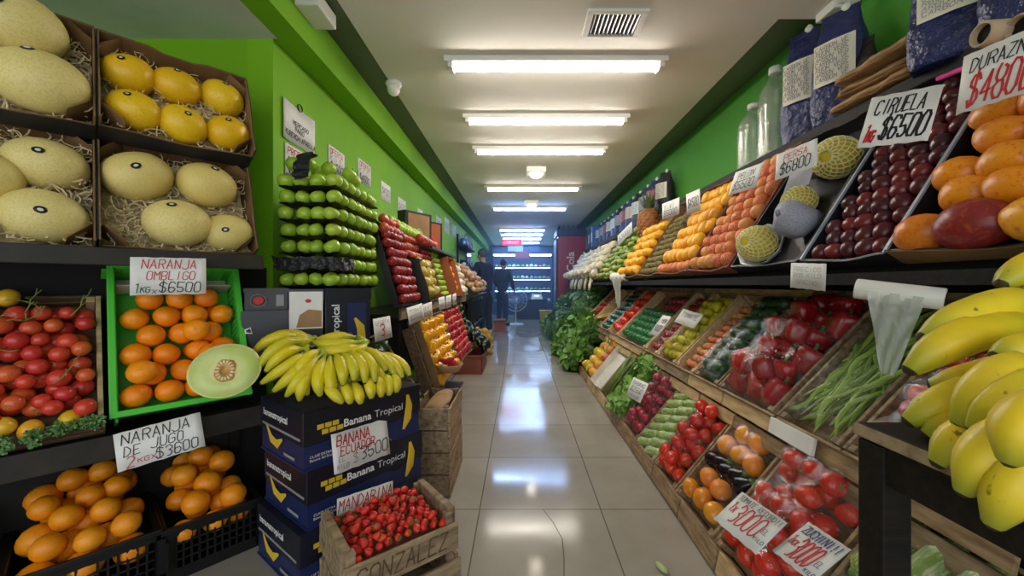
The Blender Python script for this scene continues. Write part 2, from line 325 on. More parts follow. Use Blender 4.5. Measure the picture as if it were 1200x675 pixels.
def card(tl, tr, bl, lines, label, name='price_card', cat='price sign', mats='white_paper', bend=0.0, group=None, off=.0):
    """a paper card from three of its corners (pixel, pixel, metres away); lines: (text, x, y, height, ink, width) in fractions of the card"""
    a, b_, c = (at(*p) for p in (tl, tr, bl)); M = FR(c, b_ - a, a - c)
    W = (b_ - a).length; H = abs((a - c).dot(V((M[0][1], M[1][1], M[2][1])))); M = M @ Matrix.Translation((W / 2, 0, off)); k = bend / max(1e-4, (W / 2) ** 2)
    mb = MB(); n = 10
    for s_ in (0, 1):
        pass
    vs = []; fs = []
    for i in range(n + 1):
        x = -W / 2 + W * i / n; z = k * x * x
        wob = .012 * H * math.sin(i * 2.3 + W * 90)
        vs += [(x, wob, z), (x, H + wob * .6, z), (x, H + wob * .6, z - .0008), (x, wob, z - .0008)]
    for i in range(n):
        for q in range(4): fs.append((4*i+q, 4*i+4+q, 4*i+4+(q+1) % 4, 4*i+(q+1) % 4))
    fs += [(0, 1, 2, 3), (4*n+3, 4*n+2, 4*n+1, 4*n)]
    mb.add(vs, fs); o = obj(name, mb, mats, None, M, True); tag(o, label, cat, group)
    inks = {}
    for (tx, x, y, h, ink, wd, *rest) in lines:
        write(inks.setdefault(ink, MB()), tx, -W / 2 + x * W, y * H, h * H, wd * W, (rest[0] if rest else .085) * h * H, bend=k, z=.0014)
    for ink, b2 in inks.items():
        me = b2.mesh('lettering', ink, False); l = obj('lettering', me, ink, o); l['label'] = ink.split('_')[1] + ' handwritten lettering'
    return o
# ------------------------------------------------------------------ the room
XL, XR, HC, YB, Y0, YN = -1.17, 1.6, 2.35, 14.2, 1.85, -1.6
struct('floor', MB().box(-3.2, 2.2, YN - 1.5, YB + .2, -.06, 0), 'floor_tile')
struct('wall_left', MB().box(XL - .12, XL, Y0, YB, 0, 2.5), 'green_paint')
struct('wall_alcove', MB().box(-3.0, XL - .12, Y0, Y0 + .1, 0, 2.5), 'green_paint')
struct('wall_side', MB().box(-3.1, -3.0, YN, Y0 + .1, 0, 2.5), 'green_paint')
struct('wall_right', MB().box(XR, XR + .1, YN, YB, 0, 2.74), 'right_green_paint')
struct('trim_1', MB().add([(1.31, 1.98, 2.352), (1.62, 1.98, 2.432), (1.62, YB, 2.432), (1.31, YB, 2.352), (1.31, 1.98, 2.39), (1.62, 1.98, 2.47), (1.62, YB, 2.47), (1.31, YB, 2.39)], [(0, 1, 2, 3), (7, 6, 5, 4), (0, 4, 5, 1), (1, 5, 6, 2), (2, 6, 7, 3), (3, 7, 4, 0)]), 'dark_green_paint', label='dark green grey strip between ceiling and wall')  # closes the recess, whose shade is put into the colour
struct('trim_2', MB().box(XL - .1, -1.03, YN, YB, 2.17, 2.36), 'green_paint', label='green boxed beam along the wall')
struct('trim_3', MB().box(-1.1, -.865, YN, YB, 2.365, 2.40), 'dark_green_paint', label='dark grey strip between ceiling and beam')  # same on the beam side: the gap's shade is painted in
struct('ceiling', MB().box(-.865, 1.315, 1.98, YB, HC, HC + .04).box(-.865, XR, YN, 1.98, HC, HC + .04), 'ceiling_paint')
struct('ceiling_alcove', MB().box(-3.1, -1.15, YN, Y0, 2.168, 2.24), 'alcove_paint')
struct('ceiling_slab', MB().box(-1.3, 1.8, YN, YB, 2.74, 2.8), 'dark_green_paint')
struct('wall_back', MB().box(-1.3, 1.8, YB, YB + .1, 0, 2.8), 'green_paint')
cr = MB(); ck = [at(636, 597, 1.738), at(648, 612, 1.643), at(659, 632, 1.533), at(661, 655, 1.424), at(661, 690, 1.284)]
for a, b2 in zip(ck, ck[1:]):
    d = (b2 - a).normalized(); q = V((-d.y, d.x, 0)) * .0016; cr.add([(p.x, p.y, .0012) for p in (a - q, b2 - q, b2 + q, a + q)], [(0, 1, 2, 3)])
struct('floor_crack', cr, 'crack', label='crack running across a floor tile')
# window / mirror strip far along the left wall
mw = MB().box(XL, XL + .03, 8.3, 9.1, .9, 2.1); struct('window_1', mw, 'mirror_glass', label='pale glass pane in the green wall')

def ceiling_light(Y, xc, tube, L, label):
    z = HC; t_ = thing('ceiling_light', (xc, Y, z), label, 'ceiling light', 'tube lights along the ceiling' if L < 1.19 else None)
    obj('housing', MB().box(-L / 2 - .05, L / 2 + .05, -.055, .055, -.035, 0), 'white_plastic', t_, bevel=.006)
    d = MB().tube([(-L / 2, 0, -.042), (L / 2, 0, -.042)], .026, 10); obj('diffuser', d, tube, t_, smooth=True)
    for s_ in (-1, 1): obj('end_cap', MB().box(s_ * L / 2 - .03 * (s_ < 0), s_ * L / 2 + .03 * (s_ > 0), -.045, .045, -.065, -.03), 'white_plastic', t_, bevel=.004)
LW = 'white tube light on the ceiling, '
for i, (py, xc) in enumerate(((70, .215), (136, .21), (173, .2), (218, .18), (242, .17), (267.5, .06), (273, .06), (278, .06), (283, .06))):
    ceiling_light(617 / (334 - py), xc, 'tube_warm' if i < 4 else 'tube_cool', 1.22 if i < 5 else 1.05,
        [LW + 'nearest the air vent', LW + 'second along from the air vent', LW + 'third along, before the first square lamp', LW + 'warm one between the two square lamps', LW + 'first bluish one past the second square lamp', *[f'bluish tube light over the far end of the shop, {o_} of its close-set four' for o_ in ORD[:4]]][i])
for Y, n_ in ((617 / 136, 'nearer'), (617 / 98, 'farther')):
    s_ = thing('square_lamp', (.19, Y, HC), f'small square ceiling lamp with a round bulb, {n_} of the pair', 'ceiling lamp')
    obj('housing', MB().box(-.11, .11, -.11, .11, -.06, 0), 'white_plastic', s_, bevel=.008)
    obj('bulb', MB().ball(.07, .07, .035, 14, 8, M=TR(0, 0, -.07)), 'spot_lit', s_, smooth=True)
v_ = thing('air_vent', (.485, 2.01, HC), 'square white louvred air vent in the ceiling', 'air vent')
fr_ = MB()
for x0, x1, y0, y1 in ((-.15, .15, -.11, -.085), (-.15, .15, .085, .11), (-.15, -.12, -.085, .085), (.12, .15, -.085, .085)): fr_.box(x0, x1, y0, y1, -.016, 0)
obj('frame', fr_, 'white_plastic', v_, bevel=.003); obj('duct', MB().box(-.12, .12, -.085, .085, -.003, 0), 'black_plastic', v_)
sl = MB()
for i in range(11): sl.box(-.006, .006, -.085, .085, -.001, .001, M=TR(-.11 + .022 * i, 0, -.008, 0, .9, 0))
obj('louvre', sl, 'steel', v_)
c_ = thing('dome_camera', (-.84, 2.6, HC), 'small white dome camera at the ceiling edge', 'security camera')
obj('base', MB().lathe([(.05, 0), (.052, -.015), (.045, -.03)], 16), 'white_plastic', c_, smooth=True)
obj('dome', MB().ball(.042, .042, .05, 14, 8, M=TR(0, 0, -.04)), 'white_plastic', c_, smooth=True)
j_ = thing('junction_box', (-.98, 1.9, 2.28), 'white junction box with a cable duct on the green beam', 'junction box')
obj('box_body', MB().box(-.05, .06, -.12, .06, 0, .07), 'white_plastic', j_, bevel=.006); obj('cable_duct', MB().box(-.045, -.02, -.9, -.12, .02, .05), 'white_plastic', j_)
e_ = thing('electric_box', at(990, 4, 1.9), 'white electric box high on the green wall above the dark sacks', 'electric box')
obj('box_body', MB().box(-.1, .07, -.06, .06, -.06, .14), 'white_plastic', e_, bevel=.006); obj('cover', MB().box(-.085, .055, -.068, -.06, -.045, .13), 'pale_card', e_); obj('screw', MB().ball(.006, n=8, k=5, M=TR(.02, -.07, -.02)), 'black_plastic', e_)

# ------------------------------------------------------------------ fruit and vegetables: one of each kind
def rnd(R_, sq=1.0, dim=.0, k=9, low=.0, shoulder=0):
    pr = []
    for i in range(k + 1):
        a = math.pi * i / k; a = max(.07, min(math.pi - .07, a)); r = math.sin(a); z = -math.cos(a)
        f = 1 + shoulder * z * (1 - z * z)
        zz = z * sq; 
        if dim: zz -= dim * math.exp(-(r / .28) ** 2) * (1 if z > 0 else -low)
        pr.append((R_ * r * f, R_ * zz))
    return pr
def leafstar(n, r0, r1, z, dz, w):
    mb = MB()
    for i in range(n):
        a = 2 * math.pi * i / n; d = V((math.cos(a), math.sin(a), 0)); q = V((-d.y, d.x, 0)) * w
        mb.add([d * r0 * .2 + V((0, 0, z)), d * r0 + q + V((0, 0, z + dz * .3)), d * r1 + V((0, 0, z + dz)), d * r0 - q + V((0, 0, z + dz * .3))], [(0, 1, 2, 3)])
    return mb
P = {}
P['honeydew'] = [proto('honeydew_melon', MB().lathe(rnd(1, 1.16, .03, 14), 22, nz=.03, seed=i), 'honeydew', [('sticker', MB().ball(.17, .13, .02, 14, 4, M=TR(1.0, 0, .12, 0, 1.45, 0)), 'black_plastic'), ('sticker_mark', MB().ball(.085, .06, .02, 10, 4, M=TR(1.014, 0, .12, 0, 1.45, 0)), 'white_paper')]) for i in range(3)]
P['canary'] = [proto('canary_melon', MB().lathe(rnd(1, 1.12, .03, 14), 22, nz=.03, seed=i + 4), 'canary_melon', [('sticker', MB().ball(.16, .14, .02, 14, 4, M=TR(1.0, 0, .12, 0, 1.45, 0)), 'black_plastic'), ('sticker_mark', MB().ball(.08, .06, .02, 10, 4, M=TR(1.014, 0, .12, 0, 1.45, 0)), 'white_paper')]) for i in range(2)]
P['orange'] = [proto('navel_orange', MB().lathe(rnd(1, .96, .06, 12), 18, nz=.05, seed=i), 'orange_skin', [('navel', MB().lathe([(.02, .9), (.13, .915), (.09, .945), (.02, .93)], 10), 'juice_orange')]) for i in range(2)]
P['juice'] = [proto('juice_orange', MB().lathe(rnd(1, 1.0, .04, 10), 16, nz=.05, seed=i), 'juice_orange', [('stem_scar', MB().ball(.06, .06, .03, 7, 4, M=TR(0, 0, 1.0)), 'lime_stem')]) for i in range(2)]
P['tomato'] = [proto('tomato', MB().lathe(rnd(1, .84, .1, 10, 0, .05), 16, lobes=5, lamp=.012), 'tomato_skin', [('calyx', leafstar(5, .16, .42, .78, .04, .06), 'calyx')])]
P['rtomato'] = [proto('vine_tomato', MB().lathe(rnd(1, .95, .06, 9), 14), 'pale_tomato', [('calyx', leafstar(5, .14, .4, .9, .12, .04), 'lime_stem')])]
P['ytomato'] = [proto('yellow_tomato', MB().lathe(rnd(1, 1.15, .05, 9), 14), 'yellow_tomato')]
P['otomato'] = [proto('mandarin', MB().lathe(rnd(1, .88, .07, 10), 16), 'orange_tomato')]
P['plum'] = [proto('plum', MB().lathe(rnd(1, 1.12, .06, 9), 14), 'plum_skin', [('stem_scar', MB().ball(.07, .07, .03, 6, 4, M=TR(0, 0, 1.07)), 'stem_brown')])]
P['mango'] = [proto('mango', MB().lathe(rnd(1, 1.28, .03, 11, 0, -.12), 16, bend=.1, nz=.05, seed=i), 'mango_skin', [('stem_scar', MB().ball(.07, .07, .05, 7, 4, M=TR(.16, 0, 1.26)), 'stem_brown')]) for i in range(2)]
P['redmango'] = [proto('mango', MB().lathe(rnd(1, 1.25, .03, 11, 0, -.1), 16, bend=.1), 'red_mango')]
P['peach'] = [proto('peach', MB().lathe(rnd(1, .95, .12, 9), 14), 'peach_skin')]
P['ymango'] = [proto('yellow_mango', MB().lathe(rnd(1, 1.25, .02, 9, 0, -.12), 14, bend=.12), 'yellow_mango')]
P['kiwi'] = [proto('kiwi', MB().lathe(rnd(1, 1.25, 0, 8), 12), 'kiwi_skin')]
P['lemon'] = [proto('lemon', MB().lathe([(.05, -1.4), (.16, -1.32), (.3, -1.15), (.72, -.75), (.96, -.2), (.96, .25), (.7, .78), (.3, 1.12), (.15, 1.25), (.04, 1.3)], 14), 'lemon_skin')]
P['lime'] = [proto('lime', MB().lathe(rnd(1, 1.1, 0, 8), 12), 'lime_skin')]
P['gapple'] = [proto('green_apple', MB().lathe(rnd(1, .92, .25, 10, .4, .1), 14), 'green_apple', [('stem', MB().tube([(0, 0, .62), (.05, 0, 1.05)], .05, 5), 'stem_brown')])]
P['rapple'] = [proto('red_apple', MB().lathe(rnd(1, .92, .25, 8, .4, .1), 12), 'red_apple')]
P['gala'] = [proto('striped_apple', MB().lathe(rnd(1, .92, .25, 8, .4, .1), 12), 'gala_apple')]
P['pear'] = [proto('pear', MB().lathe([(.1, -.95), (.7, -.85), (1, -.3), (.92, .2), (.6, .75), (.42, 1.15), (.25, 1.35), (.06, 1.4)], 12), 'pear_skin')]
P['redpep'] = [proto('red_bell_pepper', MB().lathe([(.15, -1.1), (.6, -1.15), (.85, -.8), (.95, 0), (1.05, .6), (.85, .95), (.4, .9), (.1, .8)], 20, lobes=4, lamp=.09), 'red_pepper', [('stem', MB().tube([(0, 0, .8), (.05, 0, 1.1), (.15, 0, 1.35)], [.2, .1, .11], 7), 'calyx')])]
P['ypep'] = [proto('yellow_bell_pepper', MB().lathe([(.15, -.95), (.6, -1), (.85, -.7), (.95, 0), (1.05, .55), (.85, .85), (.4, .78), (.1, .65)], 16, lobes=4, lamp=.1), 'yellow_pepper', [('stem', MB().tube([(0, 0, .6), (.1, 0, 1.15)], [.2, .11], 6), 'calyx')])]
P['hot'] = [proto('red_chilli_pepper', MB().tube([(0, 0, 1), (0, 0, .8), (.05, 0, .2), (.15, 0, -.5), (.4, 0, -1.2)], [.1, .42, .5, .38, .06], 8), 'hot_pepper')]
P['dpep'] = [proto('green_bell_pepper', MB().lathe([(.15, -1.2), (.6, -1.2), (.85, -.7), (.95, 0), (1.05, .55), (.85, .85), (.4, .8), (.1, .7)], 14, lobes=4, lamp=.1), 'dark_pepper', [('stem', MB().tube([(0, 0, .6), (.1, 0, 1.1)], [.2, .11], 6), 'calyx')])]
def longveg(r, L, bow=.06, k=9): return MB().tube([(bow * L * math.sin(math.pi * i / k), 0, L * (i / k - .5)) for i in range(k + 1)], [r * min(1, .35 + 1.9 * math.sqrt(max(0, (i / k) * (1 - i / k)))) for i in range(k + 1)], 12)
P['cuke'] = [proto('cucumber', longveg(.18, 1, .07), 'cucumber_skin')]
P['zuke'] = [proto('zucchini', longveg(.17, 1, .04), 'zucchini_skin', [('stem', MB().tube([(0, 0, .47), (0, 0, .56)], [.08, .06], 6), 'calyx')])]
P['egg'] = [proto('eggplant', MB().lathe([(.05, -1.3), (.5, -1.2), (.85, -.7), (.95, -.2), (.75, .4), (.5, .9), (.4, 1.2), (.2, 1.35)], 14, bend=.12), 'eggplant_skin', [('calyx', MB().lathe([(.45, 1.0), (.42, 1.2), (.25, 1.38), (.1, 1.42), (.1, 1.7)], 8, bend=.12), 'calyx')])]
P['garlic'] = [proto('garlic_bulb', MB().lathe([(.2, -.75), (.75, -.62), (1, -.1), (.85, .35), (.4, .7), (.2, 1.1), (.14, 1.6), (.04, 1.65)], 12, lobes=6, lamp=.05), 'garlic_skin')]
P['onion'] = [proto('onion', MB().lathe([(.1, -.9), (.6, -.75), (1, -.1), (.85, .5), (.35, .85), (.12, 1.15), (.04, 1.25)], 12), 'onion_skin')]
P['potato'] = [proto('potato', MB().lathe(rnd(1, 1.3, 0, 8), 12, nz=.2, seed=3), 'potato_skin')]
P['radish'] = [proto('red_radish', MB().lathe(rnd(1, 1.0, 0, 8), 10), 'radish_skin')]
P['straw'] = [proto('strawberry', MB().lathe([(.05, -1.15), (.35, -.95), (.65, -.45), (.85, .1), (.8, .45), (.5, .68), (.1, .7)], 11), 'strawberry_skin', [('calyx', leafstar(7, .3, .75, .7, .12, .13), 'calyx')])]
P['cherry'] = [proto('cherry_tomato', MB().lathe(rnd(1, 1.35, .04, 8), 10), 'peach_skin')]
def bean(i):
    q = random.Random(i); c = q.uniform(-.1, .1); return MB().tube([(c * math.sin(math.pi * k / 7) + .02 * math.sin(k * 1.7 + i), 0, k / 7 - .5) for k in range(8)], [.012, .036, .042, .038, .043, .038, .034, .008], 7, flat=.5)
P['bean'] = [proto('green_bean', bean(i), 'bean_skin') for i in range(4)]
def bananamesh(p0, p1, p2, r, k=11):
    p0, p1, p2 = V(p0), V(p1), V(p2); pts = []; rad = []
    prof = [.3, .34, .55, .85, .98, 1, 1, .98, .92, .78, .42, .2]
    for i in range(k + 1):
        u = i / k; uu = u if i < k - 1 else .965 if i == k - 1 else 1; u = uu; pts.append(p0 * (1-u)**2 + p1 * 2*u*(1-u) + p2 * u*u); rad.append(r * prof[i])
    return MB().tube(pts, rad, 10, pent=.055, mis=[1, 1] + [0] * (k - 3) + [2])
P['plantain'] = [proto('plantain', bananamesh((-1, 0, 0), (0, 0, .5), (1, 0, 0), .23), ['plantain_skin', 'banana_green', 'banana_dark'])]
def leafy(n, spread, size, droop, matn, stem, seed, frill=.2):
    q = random.Random(seed); mb = MB(); st = MB()
    for i in range(n):
        a = q.uniform(0, 6.28); rr = spread * q.uniform(.15, 1); d = V((math.cos(a), math.sin(a), 0)); h = q.uniform(.35, 1.0)
        base = V((d.x * .08, d.y * .08, 0)); tip = d * rr + V((0, 0, h)); ln = size * q.uniform(.7, 1.3); out = (d + V((0, 0, q.uniform(-droop, .8)))).normalized(); sd = V((-d.y, d.x, q.uniform(-.5, .5))).normalized() * ln * .45; nn = out.cross(sd).normalized() * ln * frill
        p = [tip, tip + out * ln * .35 + sd + nn, tip + out * ln * .35 - sd + nn, tip + out * ln * .5, tip + out * ln * .8 + sd * .7 - nn * q.uniform(-1, 1), tip + out * ln * .8 - sd * .7 - nn * q.uniform(-1, 1), tip + out * ln]
        mb.add(p, [(0, 1, 3), (0, 3, 2), (1, 4, 3), (3, 5, 2), (4, 6, 3), (3, 6, 5)]); st.tube([base, base.lerp(tip, .6) + V((0, 0, .05)), tip], [.02, .015, .01], 4)
    return mb, st
for nm, kw in (('lettuce_head', dict(n=110, spread=.6, size=.36, droop=.3, matn='lettuce_leaf', stem='pale_stalk', frill=.3)), ('parsley_bunch', dict(n=170, spread=.65, size=.2, droop=.6, matn='herb_leaf', stem='calyx', frill=.25)), ('chard_bunch', dict(n=70, spread=.55, size=.42, droop=.5, matn='chard_leaf', stem='pale_stalk', frill=.2))):
    P[nm] = []
    for i in range(2):
        lf, st = leafy(seed=i + 5, **kw); P[nm].append(proto(nm, lf, kw['matn'], [('stem', st, kw['stem'])]))
rb = MB()
for i in range(9): rb.ball(.16, M=TR(.35 * math.cos(i * .7), .35 * math.sin(i * .7), .12 + .1 * (i % 3)), n=9, k=6)
lf, st = leafy(26, .5, .4, .5, '', '', 77)
P['radish_bunch'] = [proto('radish_bunch', lf, 'lettuce_leaf', [('stem', st, 'pale_stalk'), ('radish_root', rb, 'radish_skin')])]

# ------------------------------------------------------------------ filling trays
def spin(): return Euler((R.uniform(0, 6.3), R.uniform(0, 6.3), R.uniform(0, 6.3))).to_matrix().to_4x4()
def orient(mode):
    if mode == 'rand': return spin()
    if mode == 'seal': return Euler((R.uniform(-.45, .45), R.uniform(-.3, .3), R.uniform(-.5, .5))).to_matrix().to_4x4() @ Euler((0, -math.pi / 2, 0)).to_matrix().to_4x4()
    t_ = lambda a: R.uniform(-a, a)
    if mode == 'up': return Euler((t_(.35), t_(.35), R.uniform(0, 6.3))).to_matrix().to_4x4()
    if mode == 'x': return Euler((R.uniform(0, 6.3), 0, 0)).to_matrix().to_4x4() @ Euler((0, math.pi / 2 * R.choice((1, -1)) + t_(.2), 0)).to_matrix().to_4x4() if False else Euler((0, math.pi / 2 + t_(.15), t_(.15))).to_matrix().to_4x4() @ Euler((0, 0, R.uniform(0, 6.3))).to_matrix().to_4x4()
    if mode == 'y': return Euler((math.pi / 2 + t_(.15), t_(.12), t_(.1))).to_matrix().to_4x4() @ Euler((0, 0, R.uniform(0, 6.3))).to_matrix().to_4x4()
    if mode == 'tilt': return Euler((-1.1 + t_(.4), t_(.5), t_(.6))).to_matrix().to_4x4() @ Euler((0, 0, R.uniform(0, 6.3))).to_matrix().to_4x4()
def grid(fr, x0, x1, y0, y1, r, protos, label, cat, group=None, dx=None, dy=None, z=None, mode='rand', jit=.12, stag=True, sc=(.92, 1.0), zf=None, skip=None, rs=None, rise=0):
    """rows of fruit on a sloping tray: row 0 lies along the lip; label: text, or a function of (row, place in row from the frame's start)"""
    ps = P[protos] if isinstance(protos, str) else protos
    dx = dx or 2.04 * r; dy = dy or 1.8 * r; z = z if z is not None else r; out = []
    n = max(1, round((x1 - x0) / dx)); rows = max(1, int((y1 - y0 - 2 * r) / dy + 1.2)); sx = (x1 - x0) / n; rs = (rs or r) * min(1.1, max(.86, sx / dx))
    for j in range(rows):
        odd = stag and j % 2; m_ = n - 1 if odd and n > 1 else n
        for i in range(m_):
            if skip and skip(j, i): continue
            x = x0 + (i + (1 if odd and n > 1 else .5)) * sx + R.uniform(-jit, jit) * r; y = y0 + r + j * dy + R.uniform(-jit, jit) * r
            s_ = (rs or r) * R.uniform(*sc); zz = z + (zf(x, y) if zf else 0) + rise * j + R.uniform(0, jit) * r
            M = fr @ Matrix.Translation((x, y, zz)) @ orient(mode) @ Matrix.Diagonal((s_, s_, s_, 1))
            lb = label(j, i) if callable(label) else label
            place(R.choice(ps), M, lb, cat, group); out.append((x, y, zz, r))
    return out
def spots(fr, pts, r, protos, labels, cat, group=None, mode='up', z=None):
    ps = P[protos] if isinstance(protos, str) else protos; out = []
    for k, p in enumerate(pts):
        x, y, s_ = p[0], p[1], (p[2] if len(p) > 2 else 1) * r; zz = z if z is not None else s_ * .95
        if len(p) > 3: zz = p[3]
        place(ps[k % len(ps)], fr @ Matrix.Translation((x, y, zz)) @ orient(mode) @ Matrix.Diagonal((s_, s_, s_, 1)), labels[k] if isinstance(labels, (list, tuple)) else labels, cat, group); out.append((x, y, zz, s_))
    return out
def rc(kind, where, a='row up', b='along'):
    return lambda j, i: f'{kind}, {ORD[i]} {b} in the {ORD[j]} {a}, {where}'
def film(fr, w, l, items, label, x0=0, y0=0, n=26, matn='film', lift=.004, name='plastic_film'):
    """clear film drawn over what lies on a tray"""
    H = [[0.0] * (n + 1) for _ in range(n + 1)]
    for a in range(n + 1):
        for b2 in range(n + 1):
            x = x0 + w * a / n; y = y0 + l * b2 / n; h = .012
            for (ix, iy, iz, r) in items:
                d2 = (x - ix) ** 2 + (y - iy) ** 2
                if d2 < (r * 1.6) ** 2: h = max(h, iz + r * 1.08 - .5 * d2 / r)
            H[a][b2] = h
    for _ in range(2):
        G = [r_[:] for r_ in H]
        for a in range(1, n):
            for b2 in range(1, n): H[a][b2] = max(G[a][b2], (G[a-1][b2] + G[a+1][b2] + G[a][b2-1] + G[a][b2+1]) / 4)
    mb = MB(); vs = []; fs = []
    for a in range(n + 1):
        for b2 in range(n + 1): vs.append((x0 + w * a / n, y0 + l * b2 / n, H[a][b2] + lift + R.uniform(0, .004)))
    for a in range(n):
        for b2 in range(n): q = a * (n + 1) + b2; fs.append((q, q + n + 1, q + n + 2, q + 1))
    mb.add(vs, fs); return tag(obj(name, mb, matn, None, fr, True), label, 'plastic film')
def netbag(fr, w, l, items, label, x0=0, y0=0, n=16):
    f = lambda x, y: max([.012] + [iz + r * 1.1 - .5 * ((x - ix) ** 2 + (y - iy) ** 2) / r for ix, iy, iz, r in items]); mb = MB()
    for i in range(-n, n + 1):
        for sg in (1, -1):
            pts = []
            for k in range(21):
                y = y0 + l * k / 20; x = x0 + w * (i / n + (k / 20 if sg > 0 else 1 - k / 20) * .5 + .25)
                if x0 <= x <= x0 + w: pts.append((x, y, f(x, y) + .002))
            if len(pts) > 2: mb.tube(pts, .0012, 4)
    return tag(obj('net_bag', mb, 'net_green', None, fr, True), label, 'net bag')
# ------------------------------------------------------------------ boxes and crates
def carton(fr, w, l, d, label, name='fruit_carton', inn='brown_card', outn='black_card', sag=.25, back=1.0, group=None, side=1.0, cat='carton', folds=False, front=1.0):
    t_ = thing(name, fr, label, cat, group); k = .004
    obj('base_panel', MB().box(0, w, 0, l, -.008, -.004, 1).box(0, w, 0, l, -.004, 0, 0), [inn, outn], t_)
    def panel(nm, p0, p1, hf):
        mb = MB().wall(p0, p1, hf, k, 0, 10); d_ = (V(p1) - V(p0)).normalized(); q = V((d_.y, -d_.x)) * .003
        mb.wall(V(p0) + q, V(p1) + q, lambda s_: (hf(s_) if callable(hf) else hf) - .001, .003, 1, 10); return obj(nm, mb, [inn, outn], t_)
    panel('front_panel', (0, 0), (w, 0), lambda s_: d * front * (1 - sag * 4 * s_ * (1 - s_)) + .004 * math.sin(9 * s_))
    panel('back_panel', (w, l), (0, l), lambda s_: d * back * (1 - .12 * (1 if .3 < s_ < .7 else 0)))
    for nm, p0, p1 in (('side_panel', (w, 0), (w, l)), ('side_panel', (0, l), (0, 0))): panel(nm, p0, p1, lambda s_: d * side * (1 - .05 * math.sin(7 * s_)))
    if folds:
        for x, y, sx, sy in ((0, l, 1, -1), (w, l, -1, -1), (0, 0, 1, 1), (w, 0, -1, 1)):
            a = .07; obj('corner_fold', MB().add([(x + sx * .004, y + sy * a, 0), (x + sx * a, y + sy * .004, 0), (x + sx * a * .8, y + sy * .006, d * 1.0), (x + sx * .006, y + sy * a * .8, d * 1.0)], [(0, 1, 2, 3)]), inn, t_)
    return t_
def wood_crate(fr, w, l, d, label, wood='crate_wood', name='wooden_crate', group=None, side='pale_wood', front=2, slats=5, cat='crate', sideh=1.0, sideb=1):
    t_ = thing(name, fr, label, cat, group); mb = MB(); sw = l / slats
    for i in range(slats): mb.box(.01, w - .01, i * sw + .004, (i + 1) * sw - .004, -.008, 0)
    obj('base_slats', mb, wood, t_)
    for x in (0, w - .012):
        for k in range(sideb): obj('side_board', MB().box(x, x + .012, 0, l, -.008 + k * d / sideb, (k + 1) * d * sideh / sideb - (.014 if sideb > 1 else 0)), side, t_, bevel=.0015)
    fh = d / front
    for k in range(front):
        obj('front_slat', MB().box(-.004, w + .004, -.011, -.001, k * fh - .006, (k + 1) * fh - .012), wood, t_, bevel=.0015)
        obj('back_slat', MB().box(-.004, w + .004, l + .001, l + .011, k * fh - .006, (k + 1) * fh - .012), wood, t_, bevel=.0015)
    for x in (.014, w - .034):
        for y in (.002, l - .022): obj('corner_post', MB().box(x, x + .02, y, y + .02, 0, d * .97), side, t_)
    return t_
def lattice_crate(fr, w, l, d, label, matn, name='plastic_crate', group=None, nx=9, nz=4, rim=.012, cat='crate', solid_sides=False):
    t_ = thing(name, fr, label, cat, group)
    obj('base', MB().box(0, w, 0, l, -.006, 0), matn, t_)
    def lat(L, p0, dx_, nm):
        mb = MB(); n = max(3, int(nx * L / w)); th = .006; a = V((*p0, 0)); dv = V((*dx_, 0)); q = V((-dv.y, dv.x, 0)) * th
        def slab(s0, s1, z0, z1):
            p, e = a + dv * s0, a + dv * s1; vs = [(b_.x, b_.y, z_) for z_ in (z0, z1) for b_ in (p, e, e + q, p + q)]
            mb.add(vs, [(0, 1, 2, 3), (4, 7, 6, 5), (0, 4, 5, 1), (1, 5, 6, 2), (2, 6, 7, 3), (3, 7, 4, 0)])
        slab(0, L, 0, d * .2); slab(0, L, d * .82, d)
        if solid_sides: slab(0, L, d * .2, d * .82)
        else:
            for i in range(n + 1): s_ = (L - .006) * i / n; slab(s_, s_ + (.03 if i in (0, n) else .006), d * .2, d * .82)
            for k in range(1, nz): z = d * (.2 + .62 * k / nz); slab(0, L, z - .003, z + .003)
        obj(nm, mb, matn, t_)
    lat(w, (0, 0), (1, 0), 'front_panel'); lat(w, (w, l), (-1, 0), 'back_panel'); lat(l, (w, 0), (0, 1), 'side_panel'); lat(l, (0, l), (0, -1), 'side_panel')
    rm = MB()
    for x0, x1, y0, y1 in ((-rim, w + rim, -rim, .004), (-rim, w + rim, l - .004, l + rim), (-rim, .004, 0, l), (w - .004, w + rim, 0, l)): rm.box(x0, x1, y0, y1, d - .012, d + .006)
    obj('rim', rm, matn, t_, bevel=.002); return t_
# ------------------------------------------------------------------ the corner stand of citrus, melons and tomatoes
A0 = V((-1.0, 1.5, 0)); U = V((-.66, -.75, 0)).normalized(); VB = V((-.75, .66, 0)).normalized()   # its front corner, along its front, and back into the alcove
def LF(t1, z, tilt, d=0.0, back=0.0):
    c, s = math.cos(math.radians(tilt)), math.sin(math.radians(tilt)); ez = -VB * s + V((0, 0, c))
    return FR(A0 + U * t1 + V((0, 0, z)) - ez * d + VB * back, -U, VB * c + V((0, 0, s)))
F0 = LF(.95, 0, 0)
stand = thing('corner_stand', F0, 'black corner stand that carries the melon cartons, tomatoes and navel oranges', 'stand')
obj('melon_shelf', MB().box(0, .96, .0, .34, 1.075, 1.1).box(0, .96, -.012, .0, 1.06, 1.115), 'dark_shelf', stand, bevel=.003)
obj('fruit_shelf', MB().box(0, .96, .02, .3, .5, .52).box(0, .96, .0, .02, .46, .535), 'dark_shelf', stand, bevel=.003)
obj('back_panel', MB().box(0, 1.07, .345, .36, 0, 1.08), 'black_cloth', stand)
for x in (.0, .92): obj('post', MB().box(x, x + .035, .30, .34, 0, 1.075), 'black_wood', stand)
